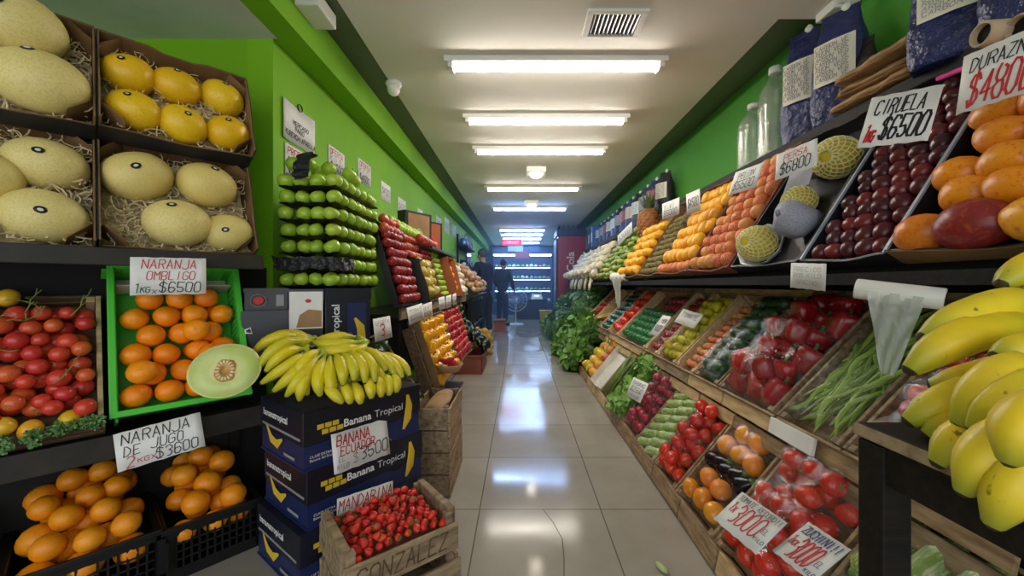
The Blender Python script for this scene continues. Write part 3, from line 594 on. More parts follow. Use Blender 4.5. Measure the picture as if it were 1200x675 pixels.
def straw(fr, w, l, pts, label, n=900, hmax=.07):
    q = random.Random(label); mb = MB()
    for i in range(n):
        x, y = q.uniform(.02, w - .02), q.uniform(.02, l - .02); z = q.uniform(.004, hmax)
        a = q.uniform(0, 6.28); k = q.uniform(-.8, .8); L = q.uniform(.015, .04); p = V((x, y, z)); prev = None; wd = .0011 + .0008 * q.random()
        for s_ in range(5):
            a += k; nx_ = p + V((math.cos(a), math.sin(a), q.uniform(-.6, .6))) * L / 2.5
            nx_.x = min(w - .006, max(.006, nx_.x)); nx_.y = min(l - .006, max(.006, nx_.y)); nx_.z = max(.003, nx_.z)
            d = V((-math.sin(a), math.cos(a), .4)) * wd; mb.add([p - d, nx_ - d, nx_ + d, p + d], [(0, 1, 2, 3)]); p = nx_
    mb.box(.006, w - .006, .006, l - .006, .0005, .004)
    o = obj('wood_wool', mb, 'straw', None, fr); return tag(o, label, 'packing', kind='stuff')
mel = [(.075, .245), (.20, .25), (.338, .26), (.085, .095), (.21, .085), (.345, .095)]
W_ = .415
# the four melon cartons
def mcarton(t1, z, l, label, d=.12, back=0.0):
    fr = LF(t1, z, 68, d, back); carton(fr, W_, l, d, label, 'melon_carton', sag=.12, folds=True, front=.6); return fr
fr = mcarton(.42, 1.525, .35, 'upper carton of six small yellow melons beside the green wall', back=.03)
straw(fr, W_, .35, mel, 'curled wood wool among the six yellow melons')
spots(fr, mel, .066, 'canary', [f'small yellow melon, {p} of the carton of six' for p in ('upper row, first', 'upper row, middle', 'upper row, end by the wall', 'lower row, first', 'lower row, middle', 'lower row, end by the wall')], 'melon', mode='seal')
fr = mcarton(.42, 1.14, .39, 'lower carton of four pale honeydew melons above the navel oranges')
straw(fr, W_, .39, [], 'curled wood wool among the four honeydew melons')
spots(fr, [(.095, .27), (.285, .275), (.19, .10), (.335, .085, .85)], .083, 'honeydew', ['pale honeydew melon, upper first in the carton of four', 'pale honeydew melon, upper second in the carton of four', 'large pale honeydew melon in the front middle of the carton of four', 'smallest pale honeydew melon at the front corner of the carton of four'], 'melon', mode='seal')
fr = mcarton(.842, 1.52, .36, 'upper carton with the biggest pale melons at the photo edge', back=.03)
straw(fr, W_, .36, [], 'curled wood wool around the biggest pale melons')
spots(fr, [(.245, .28, 1.1), (.305, .105, 1.0), (.12, .12)], .092, 'honeydew', ['big pale honeydew melon at the back of the upper edge carton', 'big pale honeydew melon at the front of the upper edge carton', 'big pale honeydew melon in the hidden end of the upper edge carton'], 'melon', mode='seal')
fr = mcarton(.842, 1.135, .39, 'lower carton of pale melons bedded in straw at the photo edge')
straw(fr, W_, .39, [], 'deep curled wood wool around the lower edge melons', n=1300, hmax=.10)
spots(fr, [(.315, .27), (.315, .09), (.19, .19), (.08, .1)], .08, 'honeydew', ['pale honeydew melon at the back of the lower straw-filled carton', 'pale honeydew melon at the front of the lower straw-filled carton', 'pale honeydew melon cut by the photo edge in the lower carton', 'pale honeydew melon at the far end of the lower straw-filled carton'], 'melon', mode='seal')

# navel oranges in the green crate
fr = LF(.385, .60, 68, .12); lattice_crate(fr, .345, .50, .12, 'bright green plastic crate of navel oranges', 'green_crate_plastic', 'plastic_crate', nx=16, nz=6, rim=.014)
li = MB().box(.012, .333, .44, .49, .02, .023).box(.012, .333, .437, .44, .02, .10); tag(obj('card_liner', li, 'pale_card', None, fr), 'pale card sheet lining the back of the green orange crate', 'card liner')
grid(fr, .012, .333, .012, .43, .0415, 'orange', rc('bright navel orange', 'green crate', 'row up'), 'orange', None, dx=.0815, dy=.0665, z=.085, mode='tilt', jit=.1)
grid(fr, .03, .315, .03, .40, .037, 'orange', 'navel orange under the top layer in the green crate', 'orange', 'navel oranges under the top layer', dx=.08, dy=.068, z=.04, mode='tilt', jit=.1)
spots(fr, [(.06, .115), (.205, .245), (.24, .15)], .039, 'orange', ['navel orange resting on top near the crate corner', 'navel orange resting on top in the crate middle', 'navel orange resting on top beside the cut melon'], 'orange', z=.15)
# cut melon
hm = thing('half_melon', FR(at(264, 434, 1.27), (.86, .44, .12), (-.3, .25, .92)) @ Matrix.Diagonal((1.05, .92, 1, 1)), 'half honeydew melon showing pale flesh and seeds on the orange crate', 'melon')
obj('rind', MB().lathe([(.004, -.095), (.05, -.082), (.08, -.05), (.094, -.01), (.0955, 0), (.091, .0005)], 28), 'melon_rind', hm, smooth=True)
obj('flesh', MB().lathe([(.0915, -.002), (.091, .001), (.05, .0015), (.036, .0), (.002, -.001)], 28), 'melon_flesh', hm, smooth=True)
core = MB().lathe([(.037, .001), (.036, .004), (.024, .005), (.014, -.0), (.002, -.002)], 18, nz=.2)
obj('seed_cavity', core, 'melon_core', hm, M=Matrix.Diagonal((.75, 1.1, 1, 1)), smooth=True)
for i in range(16):
    a = i * .393; obj('seed', MB().ball(.0032, .007, .0022, 7, 4), 'melon_seed', hm, M=TR(.02 * math.cos(a), .03 * math.sin(a), .006, 0, 0, a - 1.57), smooth=True)
card((152, 301, 1.22), (241, 303, 1.33), (152, 346, 1.21), [('NARANJA', .14, .70, .24, 'ink_red', .74), ('OMBLIGO', .2, .40, .22, 'ink_red', .66), ('1kg', .06, .06, .24, 'ink_green', .20), ('x', .27, .03, .16, 'ink_black', .08), ('$6500', .36, .06, .27, 'ink_black', .58)], 'white card with NARANJA OMBLIGO in red over 6500', off=.0)
# tomatoes
fr = LF(.93, .575, 56, .05); wood_crate(fr, .52, .46, .06, 'wooden tray heaped with pale red vine tomatoes', 'dark_crate_wood')
T_ = grid(fr, .02, .5, .03, .45, .0265, 'rtomato', 'glossy red vine tomato in the heap beside the green orange crate', 'tomato', 'vine tomatoes in the heap', dx=.051, dy=.042, z=.03, jit=.3, mode='rand', sc=(.85, 1.08), skip=lambda j, i: j == 0)
grid(fr, .03, .5, .03, .43, .0265, 'rtomato', 'glossy red vine tomato in the heap beside the green orange crate', 'tomato', 'vine tomatoes in the heap', dx=.055, dy=.047, z=.070, jit=.4, mode='rand', sc=(.85, 1.1), skip=lambda j, i: R.random() < .12)
spots(fr, [(.02 + .06 * i + .012 * (i % 2), .018 + .012 * (i % 3), 1, .06) for i in range(8)], .025, 'ytomato', 'yellow plum tomato along the front of the tomato heap', 'tomato', 'yellow tomatoes at the front of the heap', mode='rand')
spots(fr, [(.25, .45, 1, .075), (.29, .46, 1, .07), (.325, .445, 1, .08)], .026, 'ytomato', 'yellow plum tomato at the back of the tomato heap', 'tomato', 'yellow tomatoes at the back of the heap', mode='rand')
for i in range(9):
    x, y = R.uniform(.22, .48), R.uniform(.1, .42); st = MB(); p = V((x, y, .1)); pts = [p]
    a = R.uniform(0, 6.3)
    for k in range(5): a += R.uniform(-.7, .7); p = p + V((math.cos(a) * .02, math.sin(a) * .02, R.uniform(-.004, .01))); pts.append(p)
    st.tube(pts, .0016, 5)
    for q in pts[1:5]: st.tube([q, q + V((R.uniform(-.015, .015), R.uniform(-.015, .015), .01))], .0013, 4)
    tag(obj('tomato_stalk', st, 'lime_stem', None, fr, True), 'dry green vine stalk lying among the red tomatoes', 'vine stalk', 'stalks among the tomatoes')
for i in range(5): place(P['parsley_bunch'][i % 2], fr @ TR(.33 + .045 * i, -.006, .058, .6, 0, i, .034), 'small green herb garnish along the tomato tray edge', 'herbs', 'garnish on the tomato tray')
# juice oranges in black crates
FB = lambda t1: LF(t1, .006, 0)
fr = FB(.27); lattice_crate(fr, .265, .40, .175, 'black plastic crate of juice oranges beside the banana cartons', 'black_plastic', 'plastic_crate', nx=12, nz=4)
bd = MB().add([(.005, .005, .10), (.26, .005, .10), (.26, .395, .30), (.005, .395, .30)], [(0, 1, 2, 3)])
sl_ = lambda y: .115 + .42 * y
JG = 'juice oranges in the smaller crate'
JL = 'juice orange in the black crate beside the banana cartons'
grid(fr, .01, .255, .0, .40, .040, 'juice', JL, 'orange', JG, dx=.08, dy=.066, z=.0, zf=lambda x, y: sl_(y), jit=.2)
grid(fr, .03, .24, .02, .38, .040, 'juice', JL, 'orange', JG, dx=.086, dy=.074, z=.06, zf=lambda x, y: sl_(y), jit=.3)
fr = FB(.60); lattice_crate(fr, .31, .42, .185, 'black plastic crate of juice oranges under the tomato tray', 'black_plastic', 'plastic_crate', nx=14, nz=4)
JG2, JL2 = 'juice oranges in the larger crate', 'juice orange in the black crate under the tomatoes'
grid(fr, .01, .30, .0, .42, .042, 'juice', JL2, 'orange', JG2, dx=.084, dy=.07, z=.0, zf=lambda x, y: .12 + .45 * y, jit=.2)
grid(fr, .03, .28, .02, .40, .042, 'juice', JL2, 'orange', JG2, dx=.09, dy=.078, z=.064, zf=lambda x, y: .12 + .45 * y, jit=.3, skip=lambda j, i: R.random() < .08)
fr = FB(.93); lattice_crate(fr, .31, .42, .185, 'black plastic crate of yellow green fruit at the photo edge', 'black_plastic', 'plastic_crate', nx=14, nz=4)
grid(fr, .01, .30, .0, .42, .037, 'lemon', 'yellow green lemon in the crate at the photo edge', 'lemon', 'lemons in the edge crate', dx=.08, dy=.07, z=.02, zf=lambda x, y: .12 + .4 * y, jit=.3)
card((127, 511, 1.15), (230, 484, 1.27), (138, 554, 1.14), [('NARANJA', .07, .66, .28, 'ink_black', .80), ('DE', .08, .34, .24, 'ink_black', .2), ('JUGO', .38, .37, .25, 'ink_black', .4), ('2', .1, .04, .27, 'ink_red', .1), ('kgx', .22, .10, .18, 'ink_red', .22), ('$3600', .42, .06, .27, 'ink_black', .52)], 'white card with NARANJA DE JUGO and 3600 over the juice oranges')

# ------------------------------------------------------------------ banana cartons
BD = V((.6, .8, 0)); BP = V((-.8, .6, 0)); BF = V((-.70, 1.26, 0)); BW, BDp, BH = .47, .34, .195
def banana_label(root, w, h, d):
    """printed marks on the long front and on the short end of a banana carton"""
    y_ = MB()
    for i, (gx, gz) in enumerate(((0, 1), (1, 1), (2, 1), (.6, 0), (1.6, 0), (2.6, 0))): y_.box(.045 + gx * .026, .045 + gx * .026 + .022, -.0012, -.0002, .108 + gz * .02, .108 + gz * .02 + .016)
    obj('logo_mark', y_, 'ink_yellow', root)
    MX = Matrix(((1, 0, 0, .135), (0, 0, -1, -.001), (0, 1, 0, .112), (0, 0, 0, 1)))
    tx = printed('Banana', .038, .0008, MX); b2 = printed('Tropical', .038, -.0003, MX @ Matrix.Translation((.121, 0, 0))); tx.add(b2.v, b2.f); tx.v = [(x, y - .0, z) for x, y, z in tx.v]
    obj('brand_lettering', tx, 'ink_white', root)
    bn = MB().tube([(.405, -.002, .165), (.412, -.003, .12), (.405, -.003, .07), (.385, -.002, .03)], [.006, .016, .018, .005], 8, flat=.12); obj('printed_banana', bn, 'ink_yellow', root)
    obj('hand_hole', MB().ball(.03, .003, .014, 14, 6, M=TR(.345, 0, .085)), 'black_cloth', root)
    sm = printed('CLASE EXTRA\nBanana del Ecuador', .012, 0, Matrix(((1, 0, 0, .02), (0, 0, -1, -.001), (0, 1, 0, .04), (0, 0, 0, 1)))); obj('small_lettering', sm, 'ink_white', root)
    # short end (x = 0): blue band, white text and a banana
    MY = Matrix(((0, 0, -1, -.001), (-1, 0, 0, d - .03), (0, 1, 0, .135), (0, 0, 0, 1)))
    obj('end_lettering', printed('bananatropical', .034, .0006, MY), 'ink_white', root)
    be = MB().tube([(-.002, d - .06, .10), (-.003, d - .1, .06), (-.003, d - .15, .05), (-.002, d - .19, .075)], [.005, .016, .016, .004], 8, flat=.12); be.v = [(max(x, -.004), y, z) for x, y, z in be.v]; obj('printed_banana', be, 'ink_yellow', root)
    obj('end_band', MB().box(-.0012, -.0002, .02, d - .02, .098, .106).box(-.0012, -.0002, .06, d - .2, .024, .034), 'ink_grey', root)
def banana_carton(M, w, d, h, label, open_top=False):
    t_ = thing('banana_carton', M, label, 'carton')
    b = MB()
    b.box(0, w, 0, d, 0, .006); z1 = h * .52
    for x0, x1, y0, y1 in ((.004, w - .004, .004, .010), (.004, w - .004, d - .010, d - .004), (.004, .010, .01, d - .01), (w - .010, w - .004, .01, d - .01)): b.box(x0, x1, y0, y1, .006, h - .004)
    obj('inner_box', b, 'blue_card', t_)
    l = MB()
    for x0, x1, y0, y1 in ((0, w, 0, .004), (0, w, d - .004, d), (0, .004, .004, d - .004), (w - .004, w, .004, d - .004)): l.box(x0, x1, y0, y1, h * .42, h)
    if not open_top: l.box(0, w, 0, d, h - .004, h)
    else: l.box(.0, w, 0, .06, h - .004, h).box(0, w, d - .06, d, h - .004, h).box(0, .05, .06, d - .06, h - .004, h).box(w - .05, w, .06, d - .06, h - .004, h)
    obj('lid', l, 'navy_card', t_, bevel=.002); banana_label(t_, w, h, d); return t_
for i, (z, off, lb) in enumerate(((0, -.012, 'bottom navy banana carton of the stack, behind the strawberries'), (BH, .012, 'middle navy banana carton of the stack, with the mandarin card'), (2 * BH, 0, 'top navy banana carton of the stack, carrying the bananas'))):
    banana_carton(FR(BF + BD * off + V((0, 0, z)), BD, BP), BW, BDp, BH, lb)
card((380, 512, 1.30), (447, 492, 1.49), (392, 557, 1.30), [('BANANA', .07, .66, .26, 'ink_red', .6, .12), ('ECUADOR', .12, .40, .22, 'ink_red', .62, .12), ('EL', .08, .26, .14, 'ink_grey', .12), ('kilo', .05, .08, .18, 'ink_grey', .2), ('$', .32, .12, .24, 'ink_grey', .1), ('3500', .44, .14, .32, 'ink_black', .55)], 'white card with BANANA ECUADOR and 3500 on the top banana carton', off=-.0)
card((392, 586, 1.30), (458, 564, 1.475), (394, 622, 1.29), [('MANDARINA', .02, .55, .36, 'ink_red', .98, .1), ('1kg', .05, .08, .28, 'ink_black', .24), ('2.8000', .36, .08, .28, 'ink_black', .6)], 'white card with MANDARINA in red behind the strawberries')
def hand(fingers, label, r, name='banana_hand', mats=None, conv=None, group=None, crown=True):
    """a hand of bananas: each finger from stalk through its bend to its tip"""
    pts = [[conv(*p) if conv else at(*p) for p in f[:3]] for f in fingers]; c = sum((p[0] for p in pts), V()) / len(pts)
    t_ = thing(name, Matrix.Translation(c), label, 'bananas', group)
    for f, (a, m_, e) in zip(fingers, pts):
        ctrl = m_ * 2 - (a + e) / 2; rr = r * (f[3] if len(f) > 3 else 1); o = obj('banana', bananamesh(a - c, ctrl - c, e - c, rr), mats or ['pile_banana_skin', 'banana_green', 'banana_dark'], t_, smooth=True); rp = o.data.attributes.new('ripe', 'FLOAT', 'POINT'); rp.data.foreach_set('value', [(.9, .75, .5, .25, .08, 0, 0, 0, .1, .45, .85, .9)[min(11, i // 10)] for i in range(len(o.data.vertices))])
    if crown: obj('crown', MB().tube([p[0] - c for p in pts] if len(pts) > 1 else [pts[0][0] - c, pts[0][0] - c + V((.01, 0, 0))], r * .62, 7), 'banana_green', t_, smooth=True)
    return t_
Zc = lambda x, y, Y: at(270 + .4966 * x, 340 + .4966 * y, Y)
hand([((215, 140, 1.40), (178, 165, 1.32), (147, 212, 1.29)), ((218, 150, 1.39), (180, 195, 1.30), (183, 250, 1.29)), ((226, 150, 1.40), (208, 200, 1.30), (213, 252, 1.29)), ((236, 150, 1.41), (235, 200, 1.31), (246, 256, 1.30)), ((246, 148, 1.42), (262, 180, 1.33), (266, 226, 1.31)), ((256, 146, 1.43), (287, 175, 1.35), (291, 216, 1.33)), ((266, 144, 1.44), (306, 170, 1.37), (318, 222, 1.35)), ((276, 142, 1.45), (325, 165, 1.40), (341, 222, 1.37))], 'large front hand of bananas hanging over the carton edge', .0195, conv=Zc)
hand([((290, 150, 1.52), (335, 150, 1.48), (370, 196, 1.44)), ((300, 150, 1.53), (355, 158, 1.49), (390, 205, 1.45)), ((310, 152, 1.54), (372, 165, 1.50), (408, 212, 1.46)), ((320, 152, 1.55), (390, 165, 1.53), (425, 206, 1.5)), ((300, 165, 1.50), (345, 185, 1.45), (357, 232, 1.41))], 'hand of bananas fanning over the far end of the carton', .0195, conv=Zc)
hand([((222, 218, 1.33), (240, 240, 1.29), (268, 268, 1.285)), ((262, 212, 1.35), (275, 240, 1.31), (284, 270, 1.30)), ((285, 210, 1.37), (300, 240, 1.33), (308, 270, 1.32)), ((318, 205, 1.40), (328, 225, 1.36), (333, 258, 1.35)), ((340, 200, 1.42), (352, 225, 1.39), (356, 254, 1.38)), ((362, 196, 1.45), (374, 220, 1.42), (373, 250, 1.41)), ((382, 196, 1.47), (390, 215, 1.44), (392, 243, 1.43))], 'lower fringe hand of bananas along the carton lip', .0185, conv=Zc)
hand([((178, 128, 1.44), (118, 130, 1.35), (62, 190, 1.32)), ((180, 140, 1.43), (128, 150, 1.34), (82, 195, 1.31)), ((176, 118, 1.46), (110, 112, 1.40), (52, 150, 1.38)), ((180, 150, 1.41), (140, 175, 1.31), (70, 222, 1.30)), ((182, 160, 1.39), (150, 195, 1.29), (100, 240, 1.285)), ((185, 170, 1.38), (165, 205, 1.28), (130, 252, 1.275)), ((188, 175, 1.37), (172, 215, 1.28), (163, 262, 1.275))], 'hand of bananas drooping over the near corner of the carton', .0195, conv=Zc)
hand([((318, 120, 1.50), (250, 128, 1.44), (195, 122, 1.46)), ((316, 128, 1.49), (262, 142, 1.42), (205, 138, 1.42)), ((322, 124, 1.50), (300, 145, 1.44), (258, 150, 1.42)), ((300, 112, 1.54), (245, 112, 1.50), (190, 128, 1.5))], 'top hand of bananas lying crosswise on the pile', .0195, conv=Zc)
hand([((200, 118, 1.50), (150, 112, 1.46), (98, 128, 1.44)), ((202, 124, 1.49), (160, 122, 1.42), (120, 140, 1.40)), ((198, 112, 1.52), (140, 105, 1.5), (85, 112, 1.48))], 'short hand of bananas at the back of the pile', .019, conv=Zc)
# upright fruit boxes behind the bananas, under the green apples
def upright(px0, px1, pyt, pyb, Y0_, Y1_, d, label, matn='navy_card', name='fruit_box'):
    a, b_, c = at(px0, pyb, Y0_), at(px1, pyb, Y1_), at(px0, pyt, Y0_); a.z = b_.z = 0; M = FR(a, b_ - a, V((a.y - b_.y, b_.x - a.x, 0))); w_ = (b_ - a).length
    z0, z1 = at(px0, pyb, Y0_).z, c.z; t_ = thing(name, M @ Matrix.Translation((0, 0, z0)), label, 'carton'); h = z1 - z0
    obj('box_body', MB().box(0, w_, 0, d, 0, h), matn, t_, bevel=.003); obj('lid_flap', MB().box(-.002, w_ + .002, -.004, -.0005, h * .86, h + .004), matn, t_); return t_, w_, h
MF = lambda x, z: Matrix(((1, 0, 0, x), (0, 0, -1, -.0052), (0, 1, 0, z), (0, 0, 0, 1)))
MF90 = lambda x, z: Matrix(((0, -1, 0, x), (0, 0, -1, -.0052), (1, 0, 0, z), (0, 0, 0, 1)))
zsh = .60
tb, w_, h = upright(381, 434, 339, 432, 1.66, 1.78, .2, 'navy banana box on end with an upright white brand name')
obj('brand_lettering', printed('BananaTropical', .044, .0006, MF90(.055, .0)), 'ink_white', tb); obj('printed_panel', MB().box(.09, w_ - .02, -.0048, -.0042, .02, h * .82), 'blue_card', tb)
bn = MB().tube([(.12, -.006, h * .62), (.145, -.006, h * .5), (.15, -.006, h * .32), (.125, -.006, h * .12)], [.005, .017, .018, .006], 8, flat=.1); obj('printed_banana', bn, 'ink_yellow', tb)
obj('printed_face', MB().ball(.018, .001, .035, 12, 6, M=TR(.1, -.0055, h * .33)), 'orange_card', tb, smooth=True)
ta, w_, h = upright(339, 379, 340, 432, 1.60, 1.655, .22, 'dark fruit box with a torn white paper sheet')
obj('paper_sheet', MB().box(.0, w_ * .98, -.0062, -.0045, h * .50, h * .98).box(0, w_ * .12, -.0062, -.0045, .0, h * .5), 'white_paper', ta); obj('torn_patch', MB().add([(w_ * .2, -.007, h * .52), (w_ * .95, -.007, h * .52), (w_ * .95, -.007, h * .73), (w_ * .55, -.007, h * .75), (w_ * .3, -.007, h * .68)], [(0, 1, 2, 3, 4)]), 'tan_card', ta)
ap = MB()
for x, z in ((.06, .36), (.08, .36), (.06, .28), (.07, .19), (.1, .3)): ap.ball(.016, .0012, .018, 10, 5, M=TR(x * w_ / .15, -.0055, h * z * 1.05))
obj('printed_fruit', ap, 'ink_white', ta, smooth=True)
obj('shop_mark', MB().ball(.012, .001, .008, 8, 4, M=TR(w_ * .55, -.0065, h * .86)), 'ink_red', ta)
tc_, w_, h = upright(283, 339, 366, 432, 1.53, 1.60, .2, 'plain dark box with a small white mark under the apple carton')
obj('small_lettering', printed('Clase extra', .022, .0002, MF90(.085, .01)), 'ink_grey', tc_); mk = MB().tube([(.012, -.005, h * .68), (.03, -.005, h * .72), (.035, -.005, h * .62), (.015, -.005, h * .63), (.012, -.005, h * .68)], .003, 5, flat=.4); obj('logo_mark', mk, 'ink_white', tc_)
obj('printed_leaf', MB().add([(w_ * .7, -.0048, h * .38), (w_ * .98, -.0048, h * .55), (w_ * .98, -.0048, h * .4)], [(0, 1, 2)]), 'tan_card', tc_)
td, w_, h = upright(286, 338, 339, 366, 1.56, 1.62, .2, 'black carton with a red strawberry print, lying on a dark box', 'black_card')
obj('printed_fruit', MB().ball(.02, .001, .016, 12, 6, M=TR(.05, -.0055, h * .5)), 'ink_red', td, smooth=True); obj('printed_ring', MB().tube([(.05 + .028 * math.cos(a * .42), -.005, h * .5 + .026 * math.sin(a * .42)) for a in range(16)], .0018, 4), 'ink_grey', td)
obj('box_print', MB().box(w_ * .72, w_ * .9, -.0048, -.0042, h * .25, h * .75), 'ink_grey', td)

# the ledge that carries these boxes and the apples
sd = thing('long_stand', (-1.16, 1.62, 0), 'long black two-tier stand along the green wall', 'stand')
obj('ledge', MB().box(0, .10, .28, .36, .5, .52).box(.0, .44, .7, 3.55, .80, .825), 'dark_shelf', sd); obj('box_shelf', MB().box(-.10, .52, -.06, .68, .56, .585) if False else MB().box(.0, .40, .24, .68, .575, .598), 'dark_shelf', sd)
obj('wall_ledge', MB().box(-.005, .45, 1.55, 2.75, 1.298, 1.318), 'dark_shelf', sd); obj('fascia', MB().box(.44, .452, .7, 3.55, .79, .86), 'worn_wood', sd); obj('lower_shelf', MB().box(0, .62, .7, 2.1, .06, .08), 'dark_shelf', sd); obj('back_panel', MB().box(0, .01, .7, 3.55, .08, .8), 'black_cloth', sd)
for y in (.72, 1.9, 3.5): obj('post', MB().box(.395, .435, y, y + .04, 0, .80), 'black_wood', sd)

# green apples: seven black trays in a block
AX0, AX1, AY0, AY1 = -1.06, -.80, 1.70, 2.22
def crinkle(path, h, amp, seed, n=40, m_=10):
    L = [V(p) for p in path]; vs = []; fs = []
    for i in range(n + 1):
        u = i / n * (len(L) - 1); k = min(int(u), len(L) - 2); p = L[k].lerp(L[k + 1], u - k)
        for j in range(m_ + 1): q = p + V((0, 0, h * (j / m_ - .5) * (1 + .3 * noise.noise(V((i * .3, seed, 0)))))); d_ = noise.noise_vector(q * 30 + V((seed, 0, 0))) * amp + noise.noise_vector(q * 90) * amp * .35; vs.append(q + d_)
    for i in range(n):
        for j in range(m_): q = i * (m_ + 1) + j; fs.append((q, q + m_ + 1, q + m_ + 2, q + 1))
    return MB().add(vs, fs)
for k in range(7):
    z = .985 + k * .073
    tr_ = thing('apple_tray', (AX0, AY0, z), ['lowest', 'second', 'third', 'fourth', 'fifth', 'sixth', 'topmost'][k] + ' black pulp tray in the block of green apples', 'tray')
    mb = MB(); nx_, ny_ = 8, 14; vs = []; fs = []
    for i in range(nx_ + 1):
        for j in range(ny_ + 1): vs.append((.004 + (AX1 - AX0 - .008) * i / nx_, .004 + (AY1 - AY0 - .008) * j / ny_, .004 * math.sin(i * 2.6) * math.cos(j * 1.9) + (.012 if i in (0, nx_) or j in (0, ny_) else 0)))
    for i in range(nx_):
        for j in range(ny_): q = i * (ny_ + 1) + j; fs.append((q, q + ny_ + 1, q + ny_ + 2, q + 1))
    n_ = len(vs); vs += [(x, y, z_ - .003) for x, y, z_ in vs]; fs += [tuple(n_ + i for i in f[::-1]) for f in fs]
    obj('pulp_sheet', MB().add(vs, fs), 'black_plastic', tr_, smooth=True)
    if k == 1: obj('crumpled_liner', crinkle([(-.01, -.012, .038), (.255, -.016, .038), (.275, .02, .038), (.275, .16, .036)], .055, .012, 4, 70), 'bag_black', tr_, smooth=False)
    for j in range(7):
        for i in range(4):
            if 0 < i < 3 and 0 < j < 6 and k < 6: continue
            if k == 1 and j == 0 and R.random() < .5: continue
            x = AX0 + .03 + i * .0665 + R.uniform(-.009, .009); y = AY0 + .035 + j * .074 + R.uniform(-.008, .008); s_ = .0355 * R.uniform(.92, 1.02)
            place(P['gapple'][0], TR(x, y, z + .0385 + R.uniform(0, .003), R.uniform(-.6, .6), R.uniform(-.6, .6), R.uniform(0, 6), s_), f'green apple on the {ORD[k]} black tray up of the apple block', 'apple', f'green apples on the {ORD[k]} tray up')
for x, y in ((-1.02, 1.76), (-.95, 1.75), (-.9, 1.84), (-.84, 1.92), (-.98, 1.9), (-.87, 2.05), (-1.0, 2.1)): place(P['gapple'][0], TR(x, y, 1.545, R.uniform(-.6, .6), .3, 1, .034), 'green apple lying loose on top of the apple block', 'apple', 'loose green apples on top')
pb = crinkle([(-.965, 1.80, 1.575), (-.955, 1.74, 1.585), (-.945, 1.685, 1.54), (-.94, 1.675, 1.49), (-.935, 1.678, 1.45)], .02, .014, 2, 40, 8); pb.v = [(x + (z_ - 1.5) * 0 + .07 * ((i % 9) / 8 - .5), y, z_) for i, (x, y, z_) in enumerate(pb.v)]
tag(obj('plastic_liner', pb, 'bag_black', None, None, False), 'crumpled black plastic over the front of the topmost apples', 'plastic liner')
# papers on the wall: pixel of the top edge and bottom, distance from the wall's x
def wallpaper(x0, y0, x1, y1, lines, label, bend=.0, name='wall_notice', mats='white_paper', skew=None):
    Ya, Yb = XL * FX / (x0 - CX), XL * FX / (x1 - CX); k = (y0 - CY) / (x0 - CX) * (x1 - CX) + CY
    return card((x0, y0, Ya), (x1, k, Yb), (x0, y1, Ya), lines, label, name, 'notice', mats, bend, off=.004)
mp_ = wallpaper(330, 113, 367, 160, [('mercado', .3, .5, .17, 'ink_black', .5, .13), ('pago', .36, .35, .17, 'ink_black', .3, .13), ('kuberchiapaella', .06, .14, .2, 'ink_black', .95, .13)], 'white payment notice with a round mark high on the green wall', bend=.006)
obj('round_mark', MB().tube([(.022 * math.cos(a * .33), .205 + .018 * math.sin(a * .33), .004) for a in range(20)], .004, 6, flat=.4), 'ink_black', mp_)
wallpaper(333, 166, 360, 208, [('PRECIO', .1, .72, .2, 'ink_red', .8, .14), ('DEL DIA', .1, .45, .2, 'ink_green', .8, .14), ('$6500', .1, .08, .3, 'ink_black', .8, .12)], 'white price sheet below the payment notice, behind the apples')
for x0, y0, x1, y1, lb in ((384, 168, 403, 198, 'first small price sheet beyond the payment notice'), (419, 184, 434, 211, 'second small price sheet on the green wall above the apples'), (446, 211, 457, 233, 'third small price sheet on the green wall'), (466, 230, 475, 251, 'fourth small price sheet on the green wall'), (413, 232, 428, 245, 'little white tag on the wall just over the apple block'), (489, 243, 495, 259, 'fifth small price sheet, above the upright cartons'), (511, 252, 517, 268, 'sixth small price sheet on the green wall'), (521, 254, 526, 272, 'seventh small price sheet on the green wall'), (530, 262, 534, 275, 'eighth and farthest small price sheet on the green wall')):
    wallpaper(x0, y0, x1, y1, [('OFERTA', .1, .68, .22, 'ink_red', .8, .14), ('KILO', .1, .4, .22, 'ink_grey', .7, .14), ('$4500', .1, .08, .28, 'ink_black', .8, .14)] if y1 - y0 > 25 else [('$4500', .1, .35, .35, 'ink_black', .8)], lb)
# ------------------------------------------------------------------ strawberries and the crates by the cartons
SD = V((.78, .63, 0)); SP = V((-.63, .78, 0)); SO = V((-.47, 1.035, 0)); sw_, sl2 = .345, .26
wood_crate(FR(SO + V((.005, 0, .012)), SD, SP), sw_, sl2, .13, 'worn empty wooden crate under the strawberry crate', 'worn_wood', 'wooden_crate', side='worn_wood')
sc_ = thing('strawberry_crate', FR(SO + V((0, 0, .17)), SD, SP), 'worn grey wooden crate heaped with strawberries', 'crate')
obj('base_slats', MB().box(.005, sw_ - .005, 0, .08, -.008, 0).box(.005, sw_ - .005, .09, .17, -.008, 0).box(.005, sw_ - .005, .18, sl2, -.008, 0), 'worn_wood', sc_)
obj('front_slat', MB().box(0, sw_, -.012, 0, -.008, .075), 'worn_wood', sc_, bevel=.003); obj('back_slat', MB().box(0, sw_, sl2, sl2 + .012, -.008, .075), 'worn_wood', sc_, bevel=.003)
for x in (-.001, sw_ - .024):
    obj('end_board', MB().box(x, x + .025, .012, sl2 - .012, .035, .115), 'worn_wood', sc_, bevel=.004); obj('end_board', MB().box(x, x + .012, .005, sl2 - .005, -.006, .033), 'worn_wood', sc_, bevel=.003)
    for y in (.002, sl2 - .028): obj('corner_post', MB().box(x + (.012 if x < .1 else -.012), x + (.036 if x < .1 else .012), y, y + .026, 0, .105), 'worn_wood', sc_, bevel=.003)
